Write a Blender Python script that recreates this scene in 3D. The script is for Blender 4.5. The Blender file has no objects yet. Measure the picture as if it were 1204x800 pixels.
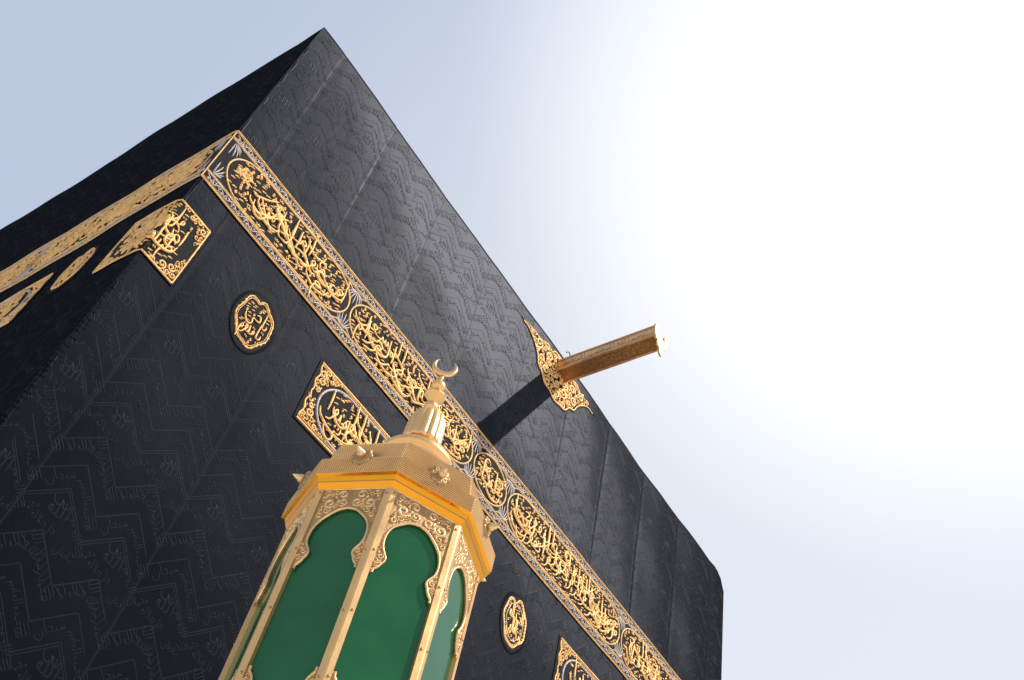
import bpy, math, random
import numpy as np
from mathutils import Matrix, Vector

R = math.radians
rnd = random.Random(11)
sc = bpy.context.scene
col = sc.collection

# ------------------------------------------------------------------ camera
CAM = Vector((-1.7716, -6.4677, 1.0))
AZ, EL, ROLL, FPX = 0.7777, 0.8853, 0.2802, 1244.8
fwd = Vector((math.sin(AZ)*math.cos(EL), math.cos(AZ)*math.cos(EL), math.sin(EL)))
rgt = fwd.cross(Vector((0, 0, 1))).normalized()
upv = rgt.cross(fwd)
cr, sr = math.cos(ROLL), math.sin(ROLL)
rx = rgt*cr + upv*sr
ry = -rgt*sr + upv*cr
cam_d = bpy.data.cameras.new('camera')
cam_d.sensor_fit = 'HORIZONTAL'
cam_d.sensor_width = 36.0
cam_d.lens = FPX/1204*36
cam_d.clip_start = 0.05
cam_d.clip_end = 3000
cam = bpy.data.objects.new('camera', cam_d)
m = Matrix((rx, ry, -fwd)).transposed().to_4x4()
m.translation = CAM
cam.matrix_world = m
col.objects.link(cam)
sc.camera = cam

# ------------------------------------------------------------------ light
GLOW_DIR = (0.800, 0.171, 0.576)
SUN = Vector((0.4625, -0.680, 1.0)).normalized()
sun_el = math.asin(SUN.z)
sun_az = math.atan2(SUN.x, SUN.y)
w = bpy.data.worlds.new('World')
sc.world = w
w.use_nodes = True
nt = w.node_tree
nt.nodes.clear()
wo = nt.nodes.new('ShaderNodeOutputWorld')
bg = nt.nodes.new('ShaderNodeBackground')
sky = nt.nodes.new('ShaderNodeTexSky')
sky.sky_type = 'NISHITA'
sky.sun_disc = False
sky.sun_elevation = sun_el
sky.sun_rotation = sun_az
sky.air_density = 0.8
sky.dust_density = 0.2
sky.ozone_density = 1.5
bg.inputs['Strength'].default_value = 0.05
# bright glow added around the upper right of the sky (a direction in the world)
tc = nt.nodes.new('ShaderNodeTexCoord')
dot = nt.nodes.new('ShaderNodeVectorMath'); dot.operation = 'DOT_PRODUCT'
dot.inputs[1].default_value = Vector((0.441, 0.015, 0.897)).normalized()
nt.links.new(tc.outputs['Generated'], dot.inputs[0])
vr = nt.nodes.new('ShaderNodeMapRange'); vr.interpolation_type = 'SMOOTHSTEP'
vr.inputs['From Min'].default_value = 0.895
vr.inputs['From Max'].default_value = 1.0
vr.inputs['To Min'].default_value = 0.0
vr.inputs['To Max'].default_value = 1.0
nt.links.new(dot.outputs['Value'], vr.inputs['Value'])
veil = nt.nodes.new('ShaderNodeMix'); veil.data_type = 'RGBA'; veil.blend_type = 'ADD'
veil.inputs['Factor'].default_value = 1.0
vm = nt.nodes.new('ShaderNodeMix'); vm.data_type = 'RGBA'
vm.inputs[6].default_value = (7.25, 8.0, 9.4, 1)
vm.inputs[7].default_value = (13.6, 13.8, 14.3, 1)
nt.links.new(vr.outputs['Result'], vm.inputs[0])
# second pale glow added to the sky lower down on the right
dot2 = nt.nodes.new('ShaderNodeVectorMath'); dot2.operation = 'DOT_PRODUCT'
dot2.inputs[1].default_value = GLOW_DIR
nt.links.new(tc.outputs['Generated'], dot2.inputs[0])
vr2 = nt.nodes.new('ShaderNodeMapRange'); vr2.interpolation_type = 'SMOOTHSTEP'
vr2.inputs['From Min'].default_value = 0.62; vr2.inputs['From Max'].default_value = 0.98
nt.links.new(dot2.outputs['Value'], vr2.inputs['Value'])
hz = nt.nodes.new('ShaderNodeMix'); hz.data_type = 'RGBA'
hz.inputs[6].default_value = (0, 0, 0, 1); hz.inputs[7].default_value = (4.0, 3.35, 2.0, 1)
nt.links.new(vr2.outputs['Result'], hz.inputs[0])
sky2 = nt.nodes.new('ShaderNodeMix'); sky2.data_type = 'RGBA'; sky2.blend_type = 'ADD'; sky2.inputs['Factor'].default_value = 1.0
nt.links.new(sky.outputs['Color'], sky2.inputs[6]); nt.links.new(hz.outputs[2], sky2.inputs[7])
nt.links.new(sky2.outputs[2], veil.inputs[6])
nt.links.new(vm.outputs[2], veil.inputs[7])
nt.links.new(veil.outputs[2], bg.inputs['Color'])
nt.links.new(bg.outputs['Background'], wo.inputs['Surface'])

sd = bpy.data.lights.new('sun', 'SUN')
sd.energy = 3.6
sd.angle = R(0.6)
sd.color = (1.0, 0.965, 0.92)
so = bpy.data.objects.new('sun', sd)
so.rotation_euler = SUN.to_track_quat('Z', 'Y').to_euler()
so.location = (20, -30, 40)
col.objects.link(so)

sc.view_settings.view_transform = 'Standard'
sc.view_settings.look = 'None'
sc.view_settings.exposure = 0.35
sc.view_settings.gamma = 1.0
sc.view_settings.use_curve_mapping = False
sc.cycles.max_bounces = 8
sc.cycles.diffuse_bounces = 4
sc.cycles.glossy_bounces = 4

# ------------------------------------------------------------------ materials
def mat(name, base, rough=0.5, metal=0.0, var=0.0, vscale=8.0, bump=0.0, bscale=60.0, rvar=0.0,
        sheen=0.0, coat=0.0, spec=0.5, aniso=None, sheen_rough=0.4):
    M = bpy.data.materials.new(name)
    M.use_nodes = True
    t = M.node_tree
    p = t.nodes['Principled BSDF']
    p.inputs['Base Color'].default_value = (*base, 1)
    p.inputs['Roughness'].default_value = rough
    p.inputs['Metallic'].default_value = metal
    p.inputs['Specular IOR Level'].default_value = spec
    if sheen:
        p.inputs['Sheen Weight'].default_value = sheen
        p.inputs['Sheen Roughness'].default_value = sheen_rough
    if coat:
        p.inputs['Coat Weight'].default_value = coat
        p.inputs['Coat Roughness'].default_value = 0.03
    tcn = t.nodes.new('ShaderNodeTexCoord')
    if var or rvar:
        n = t.nodes.new('ShaderNodeTexNoise')
        n.inputs['Scale'].default_value = vscale
        n.inputs['Detail'].default_value = 6
        n.inputs['Roughness'].default_value = 0.65
        t.links.new(tcn.outputs['Object'], n.inputs['Vector'])
        if var:
            r = t.nodes.new('ShaderNodeValToRGB')
            r.color_ramp.elements[0].position = 0.3
            r.color_ramp.elements[1].position = 0.7
            r.color_ramp.elements[0].color = (*[max(0, c*(1-var)) for c in base], 1)
            r.color_ramp.elements[1].color = (*[min(1, c*(1+var)) for c in base], 1)
            t.links.new(n.outputs['Fac'], r.inputs['Fac'])
            t.links.new(r.outputs['Color'], p.inputs['Base Color'])
        if rvar:
            mr = t.nodes.new('ShaderNodeMapRange')
            mr.inputs['From Min'].default_value = 0.3
            mr.inputs['From Max'].default_value = 0.7
            mr.inputs['To Min'].default_value = rough-rvar
            mr.inputs['To Max'].default_value = rough+rvar
            t.links.new(n.outputs['Fac'], mr.inputs['Value'])
            t.links.new(mr.outputs['Result'], p.inputs['Roughness'])
    if bump:
        n2 = t.nodes.new('ShaderNodeTexNoise')
        n2.inputs['Scale'].default_value = bscale
        n2.inputs['Detail'].default_value = 4
        t.links.new(tcn.outputs['Object'], n2.inputs['Vector'])
        b = t.nodes.new('ShaderNodeBump')
        b.inputs['Strength'].default_value = bump
        b.inputs['Distance'].default_value = 0.01
        t.links.new(n2.outputs['Fac'], b.inputs['Height'])
        t.links.new(b.outputs['Normal'], p.inputs['Normal'])
    return M

M_CLOTH = mat('black_silk', (0.0028, 0.0037, 0.0058), 0.44, 0, var=0.25, vscale=1.6, bump=0.08, bscale=45, spec=0.17)
M_RELIEF = mat('woven_black_silk', (0.0054, 0.0062, 0.0082), 0.46, 0, var=0.15, vscale=30, bump=0.1, bscale=120, spec=0.18)
def pucker(M, strength=0.10):
    """soft irregular puckers of hanging cloth"""
    t = M.node_tree
    b0 = [n for n in t.nodes if n.type == 'BUMP'][0]
    tcn = [n for n in t.nodes if n.type == 'TEX_COORD'][0]
    mp = t.nodes.new('ShaderNodeMapping'); mp.inputs['Scale'].default_value = (1.6, 1.6, 0.9)
    n = t.nodes.new('ShaderNodeTexNoise'); n.inputs['Scale'].default_value = 2.2; n.inputs['Detail'].default_value = 5
    n.inputs['Roughness'].default_value = 0.5; n.inputs['Distortion'].default_value = 0.9
    b = t.nodes.new('ShaderNodeBump'); b.inputs['Strength'].default_value = strength; b.inputs['Distance'].default_value = 0.06
    t.links.new(tcn.outputs['Object'], mp.inputs['Vector']); t.links.new(mp.outputs['Vector'], n.inputs['Vector'])
    t.links.new(n.outputs['Fac'], b.inputs['Height'])
    t.links.new(b.outputs['Normal'], b0.inputs['Normal'])
pucker(M_CLOTH); pucker(M_RELIEF)
def painted_silk_gloss(M, k0, k1, rough):
    """add a satin lobe whose angle curve paints where the wall looks bright"""
    t = M.node_tree
    p = t.nodes['Principled BSDF']; out = [n for n in t.nodes if n.type == 'OUTPUT_MATERIAL'][0]
    p.inputs['Specular IOR Level'].default_value = 0.0
    # the angle is taken from the surface itself, not from its fine bump
    lw = t.nodes.new('ShaderNodeLayerWeight'); lw.inputs['Blend'].default_value = 0.5
    mr = t.nodes.new('ShaderNodeFloatCurve')
    cv = mr.mapping.curves[0]
    for q, (x, y) in enumerate(((0.0, k0), (0.28, k0*2.1), (0.42, k1*0.36), (0.49, k1*0.62), (0.55, k1*1.16), (0.59, k1*0.68), (0.625, k1*0.40), (0.85, k1*0.26), (1.0, k1*0.22))):  # gloss peak shaped so the upper wall brightens and the shaded side darkens
        if q in (0, 8): cv.points[0 if q == 0 else len(cv.points)-1].location = (x, y*20)
        else: cv.points.new(x, y*20)
    mr.mapping.update()
    gl = t.nodes.new('ShaderNodeBsdfGlossy'); gl.inputs['Roughness'].default_value = rough
    ad = t.nodes.new('ShaderNodeAddShader')
    t.links.new(lw.outputs['Facing'], mr.inputs['Value'])
    tint = t.nodes.new('ShaderNodeVectorMath'); tint.operation = 'MULTIPLY'
    tint.inputs[1].default_value = (0.95/20, 0.96/20, 1.06/20)
    t.links.new(mr.outputs['Value'], tint.inputs[0])
    t.links.new(tint.outputs['Vector'], gl.inputs['Color'])
    nl = p.inputs['Normal'].links
    if nl: t.links.new(nl[0].from_socket, gl.inputs['Normal'])
    t.links.new(p.outputs['BSDF'], ad.inputs[0]); t.links.new(gl.outputs['BSDF'], ad.inputs[1])
    t.links.new(ad.outputs['Shader'], out.inputs['Surface'])
painted_silk_gloss(M_CLOTH, 0.0018, 0.0295, 0.55)
painted_silk_gloss(M_RELIEF, 0.0032, 0.0310, 0.57)
M_SEAM = mat('black_seam', (0.012, 0.012, 0.014), 0.65, 0, var=0.2, spec=0.03)
M_BACK = mat('black_velvet_backing', (0.010, 0.009, 0.0095), 0.75, 0, var=0.3, vscale=20, bump=0.3, bscale=200, spec=0.1)
M_GOLD = mat('gold_thread', (0.71, 0.405, 0.14), 0.42, 0.6, var=0.22, vscale=14, bump=0.55, bscale=260)
M_GOLD2 = mat('deep_gold_thread', (0.58, 0.33, 0.12), 0.46, 0.55, var=0.25, vscale=14, bump=0.5, bscale=260)
M_SILVER = mat('silver_thread', (0.36, 0.30, 0.265), 0.5, 0.4, var=0.4, vscale=25, bump=0.5, bscale=260)
M_BRASS = mat('satin_brass', (0.75, 0.44, 0.175), 0.38, 0.8, var=0.07, vscale=9, rvar=0.06, bump=0.06, bscale=120)
M_KNURL = mat('knurled_brass', (0.56, 0.33, 0.135), 0.36, 0.85, var=0.1, vscale=12)
M_POL = mat('polished_gold', (0.80, 0.31, 0.018), 0.16, 0.95, var=0.06, vscale=4, rvar=0.06)  # deep orange puts the gold-on-gold reflections into the base colour
M_BROWN = mat('brown_brass', (0.40, 0.24, 0.10), 0.50, 0.7, var=0.25, vscale=30, bump=0.2, bscale=150)  # darker brown brass for the arch plates and bosses
M_ORN = mat('chased_brass', (0.70, 0.45, 0.21), 0.38, 0.8, var=0.14, vscale=30, bump=0.15, bscale=200)
M_GREEN = mat('green_enamelled_glass', (0.0080, 0.080, 0.025), 0.10, 0, var=0.12, vscale=5, rvar=0.07, spec=0.30)
M_SPOUT = mat('gold_plate', (0.70, 0.40, 0.19), 0.36, 0.72, var=0.15, vscale=10, rvar=0.05, bump=0.08, bscale=60)  # base brightened to carry the light on the spout's side
M_SPOUT_D = mat('shaded_engraved_gold', (0.33, 0.155, 0.055), 0.42, 0.75, var=0.3, vscale=22, bump=0.2, bscale=90)  # darker copy of the spout gold, underside shade put into the colour
M_CONE = mat('burnished_brass', (0.66, 0.38, 0.14), 0.16, 0.95)
M_SCREW = mat('dark_brass_screw', (0.35, 0.19, 0.07), 0.4, 0.8)
M_MARBLE = mat('white_marble', (0.74, 0.72, 0.68), 0.35, 0, var=0.06, vscale=3, rvar=0.08)
M_GREY = mat('grey_marble', (0.42, 0.41, 0.40), 0.4, 0, var=0.15, vscale=4)

def ground_material():
    M = bpy.data.materials.new('marble_paving'); M.use_nodes = True
    t = M.node_tree; p = t.nodes['Principled BSDF']
    tcn = t.nodes.new('ShaderNodeTexCoord')
    br = t.nodes.new('ShaderNodeTexBrick')
    br.inputs['Scale'].default_value = 1.0
    br.inputs['Brick Width'].default_value = 1.2
    br.inputs['Row Height'].default_value = 0.6
    br.inputs['Mortar Size'].default_value = 0.004
    br.inputs['Color1'].default_value = (0.76, 0.74, 0.70, 1)
    br.inputs['Color2'].default_value = (0.71, 0.69, 0.65, 1)
    br.inputs['Mortar'].default_value = (0.45, 0.44, 0.42, 1)
    t.links.new(tcn.outputs['Object'], br.inputs['Vector'])
    t.links.new(br.outputs['Color'], p.inputs['Base Color'])
    p.inputs['Roughness'].default_value = 0.35
    return M
M_GROUND = ground_material()

# ------------------------------------------------------------------ mesh helpers
class Acc:
    """collects (u, v, h) patches, mapped to world by a frame function when built"""
    def __init__(self):
        self.V = []; self.F4 = []; self.F3 = []; self.M4 = []; self.M3 = []; self.n = 0
    def add(self, V, F, mi=0):
        V = np.asarray(V, float); F = np.asarray(F, int)
        if len(F) == 0: return
        if F.shape[1] == 4:
            self.F4.append(F+self.n); self.M4.append(np.full(len(F), mi))
        else:
            self.F3.append(F+self.n); self.M3.append(np.full(len(F), mi))
        self.V.append(V); self.n += len(V)
    def arrays(self):
        return np.concatenate(self.V) if self.V else np.zeros((0, 3))
    def merge(self, o, f=None, mi=None):
        V = o.arrays()
        if f is not None: V = f(V)
        self.V.append(V)
        for F, M in zip(o.F4, o.M4):
            self.F4.append(F+self.n); self.M4.append(M if mi is None else np.full(len(F), mi))
        for F, M in zip(o.F3, o.M3):
            self.F3.append(F+self.n); self.M3.append(M if mi is None else np.full(len(F), mi))
        self.n += len(V)
    def mesh(self, name, mats, f=None, smooth=True, offset=None):
        V = self.arrays()
        if f is not None: V = f(V)
        if offset is not None: V = V-np.asarray(offset)
        F4 = np.concatenate(self.F4) if self.F4 else np.zeros((0, 4), int)
        F3 = np.concatenate(self.F3) if self.F3 else np.zeros((0, 3), int)
        me = bpy.data.meshes.new(name)
        me.vertices.add(len(V)); me.vertices.foreach_set('co', V.astype(np.float32).ravel())
        nl = F4.size+F3.size
        me.loops.add(nl)
        me.loops.foreach_set('vertex_index', np.concatenate([F4.ravel(), F3.ravel()]).astype(np.int32))
        npoly = len(F4)+len(F3)
        me.polygons.add(npoly)
        ls = np.concatenate([np.arange(len(F4))*4, F4.size+np.arange(len(F3))*3]).astype(np.int32)
        me.polygons.foreach_set('loop_start', ls)
        mi = np.concatenate(self.M4+self.M3) if (self.M4 or self.M3) else np.zeros(0)
        me.polygons.foreach_set('material_index', mi.astype(np.int32))
        me.polygons.foreach_set('use_smooth', np.full(npoly, bool(smooth)))
        for M in mats: me.materials.append(M)
        me.update(calc_edges=True)
        return me

def link(name, me, parent=None, label=None):
    o = bpy.data.objects.new(name, me)
    col.objects.link(o)
    if parent is not None: o.parent = parent
    if label: o['label'] = label
    return o

def tag(o, label=None, cat=None, group=None, kind=None):
    if label: o['label'] = label
    if cat: o['category'] = cat
    if group: o['group'] = group
    if kind: o['kind'] = kind
    return o

def empty(name, loc):
    o = bpy.data.objects.new(name, None); col.objects.link(o); o.location = loc
    o.empty_display_size = 0.3
    return o

def catmull(P, per=None, closed=False, res=None):
    P = np.asarray(P, float)
    if len(P) == 2 and not closed:
        k = 3; t = np.linspace(0, 1, k)[:, None]
        return P[0]*(1-t)+P[1]*t
    if closed: Q = np.vstack([P[-1], P, P[0], P[1]])
    else: Q = np.vstack([2*P[0]-P[1], P, 2*P[-1]-P[-2]])
    out = []
    for i in range(1, len(Q)-2):
        L = np.linalg.norm(Q[i+1]-Q[i])
        n = per if per else max(2, int(math.ceil(L/res)))
        t = np.linspace(0, 1, n, endpoint=False)[:, None]
        a, b, c, d = Q[i-1], Q[i], Q[i+1], Q[i+2]
        out.append(0.5*((2*b)+(-a+c)*t+(2*a-5*b+4*c-d)*t**2+(-a+3*b-3*c+d)*t**3))
    out = np.vstack(out)
    if not closed: out = np.vstack([out, P[-1]])
    return out

def ribbon(P, hw, hh, sec=5, taper=0.65, closed=False, h0=0.0, wprof=None):
    """a rounded cord lying on the (u, v) plane"""
    P = np.asarray(P, float); n = len(P)
    if closed: T = np.roll(P, -1, 0)-np.roll(P, 1, 0)
    else: T = np.gradient(P, axis=0)
    T /= (np.linalg.norm(T, axis=1)[:, None]+1e-12)
    N = np.stack([-T[:, 1], T[:, 0]], 1)
    t = np.linspace(0, 1, n)
    if wprof is not None: W = hw*wprof(t)
    elif closed: W = np.full(n, hw)
    else: W = hw*((1-taper)+taper*np.sin(np.pi*np.clip(t, 0.0, 1.0))**0.55)
    ph = np.linspace(0, np.pi, sec)
    V = np.zeros((n, sec, 3))
    for j, a in enumerate(ph):
        V[:, j, :2] = P+N*(W*math.cos(a))[:, None]
        V[:, j, 2] = h0+(hh*math.sin(a))*(W/hw)
    F = []
    rng = n if closed else n-1
    i = np.arange(rng)[:, None]; j = np.arange(sec-1)[None, :]
    i2 = (i+1) % n
    F = np.stack([i*sec+j, i2*sec+j, i2*sec+j+1, i*sec+j+1], -1).reshape(-1, 4)
    V = V.reshape(-1, 3)
    if not closed:   # close both ends
        cap = []
        if sec >= 4:
            for base in (0, (n-1)*sec):
                for q in range(1, sec-2):
                    pass
        return V, F
    return V, F

def polyfill(P, h, mi=0, acc=None):
    """fan-free fill of a simple outline: grid triangulation through mathutils"""
    from mathutils.geometry import tessellate_polygon
    tri = tessellate_polygon([[Vector((p[0], p[1], 0)) for p in P]])
    V = np.array([[p[0], p[1], h] for p in P])
    T = np.array(tri)
    # make them face +h
    a, b, c = V[T[:, 0], :2], V[T[:, 1], :2], V[T[:, 2], :2]
    s = (b[:, 0]-a[:, 0])*(c[:, 1]-a[:, 1])-(b[:, 1]-a[:, 1])*(c[:, 0]-a[:, 0])
    T[s < 0] = T[s < 0][:, ::-1]
    acc.add(V, T, mi)

def slab(P, h0, h1, acc, mi=0, back=False):
    """solid plate of outline P between heights h0 and h1"""
    P = np.asarray(P, float); n = len(P)
    polyfill(P, h1, mi, acc)
    if back: polyfill(P, h0, mi, acc)
    V = np.vstack([np.c_[P, np.full(n, h0)], np.c_[P, np.full(n, h1)]])
    i = np.arange(n); j = (i+1) % n
    acc.add(V, np.stack([i, j, j+n, i+n], 1), mi)

def grid_fill(acc, u0, u1, v0, v1, h, nu, nv, mi=0):
    U, Vv = np.meshgrid(np.linspace(u0, u1, nu+1), np.linspace(v0, v1, nv+1), indexing='ij')
    V = np.stack([U.ravel(), Vv.ravel(), np.full(U.size, h)], 1)
    i, j = np.meshgrid(np.arange(nu), np.arange(nv), indexing='ij'); k = nv+1
    F = np.stack([i*k+j, (i+1)*k+j, (i+1)*k+j+1, i*k+j+1], -1).reshape(-1, 4)
    acc.add(V, F, mi)

def inside_poly(P):
    P = np.asarray(P, float)
    def f(x, y):
        c = False; n = len(P); j = n-1
        for i in range(n):
            if (P[i, 1] > y) != (P[j, 1] > y) and x < (P[j, 0]-P[i, 0])*(y-P[i, 1])/(P[j, 1]-P[i, 1])+P[i, 0]:
                c = not c
            j = i
        return c
    return f

def edge_dist(P):
    A = np.asarray(P, float); B = np.roll(A, -1, 0)
    D = B-A; L2 = (D**2).sum(1)+1e-12
    def f(x, y):
        q = np.array([x, y]); t = np.clip(((q-A)*D).sum(1)/L2, 0, 1)
        return np.sqrt((((A+D*t[:, None])-q)**2).sum(1).min())
    return f

def scroll_fill(acc, P, rmin, rmax, hw, hh, mi=0, seed=1, h0=0.0, sec=5, margin=0.0, tries=900):
    """arabesque spirals and leaves packed inside an outline"""
    r_ = random.Random(seed)
    P = np.asarray(P, float)
    ins = inside_poly(P); ed = edge_dist(P)
    lo, hi = P.min(0), P.max(0)
    C = []
    for k in range(tries):
        x = r_.uniform(lo[0], hi[0]); y = r_.uniform(lo[1], hi[1])
        if not ins(x, y): continue
        d = ed(x, y)-margin
        for (a, b, q) in C: d = min(d, math.hypot(a-x, b-y)-q)
        if d < rmin: continue
        C.append((x, y, min(d, rmax)))
    for (x, y, q) in C:
        a0 = r_.uniform(0, 6.283); s = r_.choice((-1, 1))
        turns = 1.35 if q > 1.5*rmin else 0.9
        t = np.linspace(0, 1, int(10+12*turns))
        rr = q*(1.0-0.78*t); an = a0+s*t*turns*2*math.pi
        S = np.stack([x+rr*np.cos(an), y+rr*np.sin(an)], 1)
        acc.add(*ribbon(S, min(hw, q*0.24), hh, sec, 0.5, h0=h0), mi)
        # a leaf leaving the scroll
        L = np.array([S[0], S[0]+q*0.5*np.array([math.cos(a0-s*0.8), math.sin(a0-s*0.8)]),
                      S[0]+q*0.75*np.array([math.cos(a0-s*1.6), math.sin(a0-s*1.6)])])
        if ins(*L[-1]): acc.add(*ribbon(catmull(L, 4), min(hw, q*0.24), hh*0.9, sec, 0.8, h0=h0), mi)
    # stems joining neighbours
    for i, (x, y, q) in enumerate(C):
        best = sorted(range(len(C)), key=lambda j: (C[j][0]-x)**2+(C[j][1]-y)**2)[1:2]
        for j in best:
            X, Y, Q = C[j]
            d = math.hypot(X-x, Y-y)+1e-9
            a = np.array([x+(X-x)*q/d*0.9, y+(Y-y)*q/d*0.9]); b = np.array([X-(X-x)*Q/d*0.9, Y-(Y-y)*Q/d*0.9])
            mm = (a+b)/2+np.array([-(Y-y), X-x])/d*0.3*min(q, Q)
            acc.add(*ribbon(catmull([a, mm, b], 3), hw*0.7, hh*0.8, sec, 0.3, h0=h0), mi)

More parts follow.
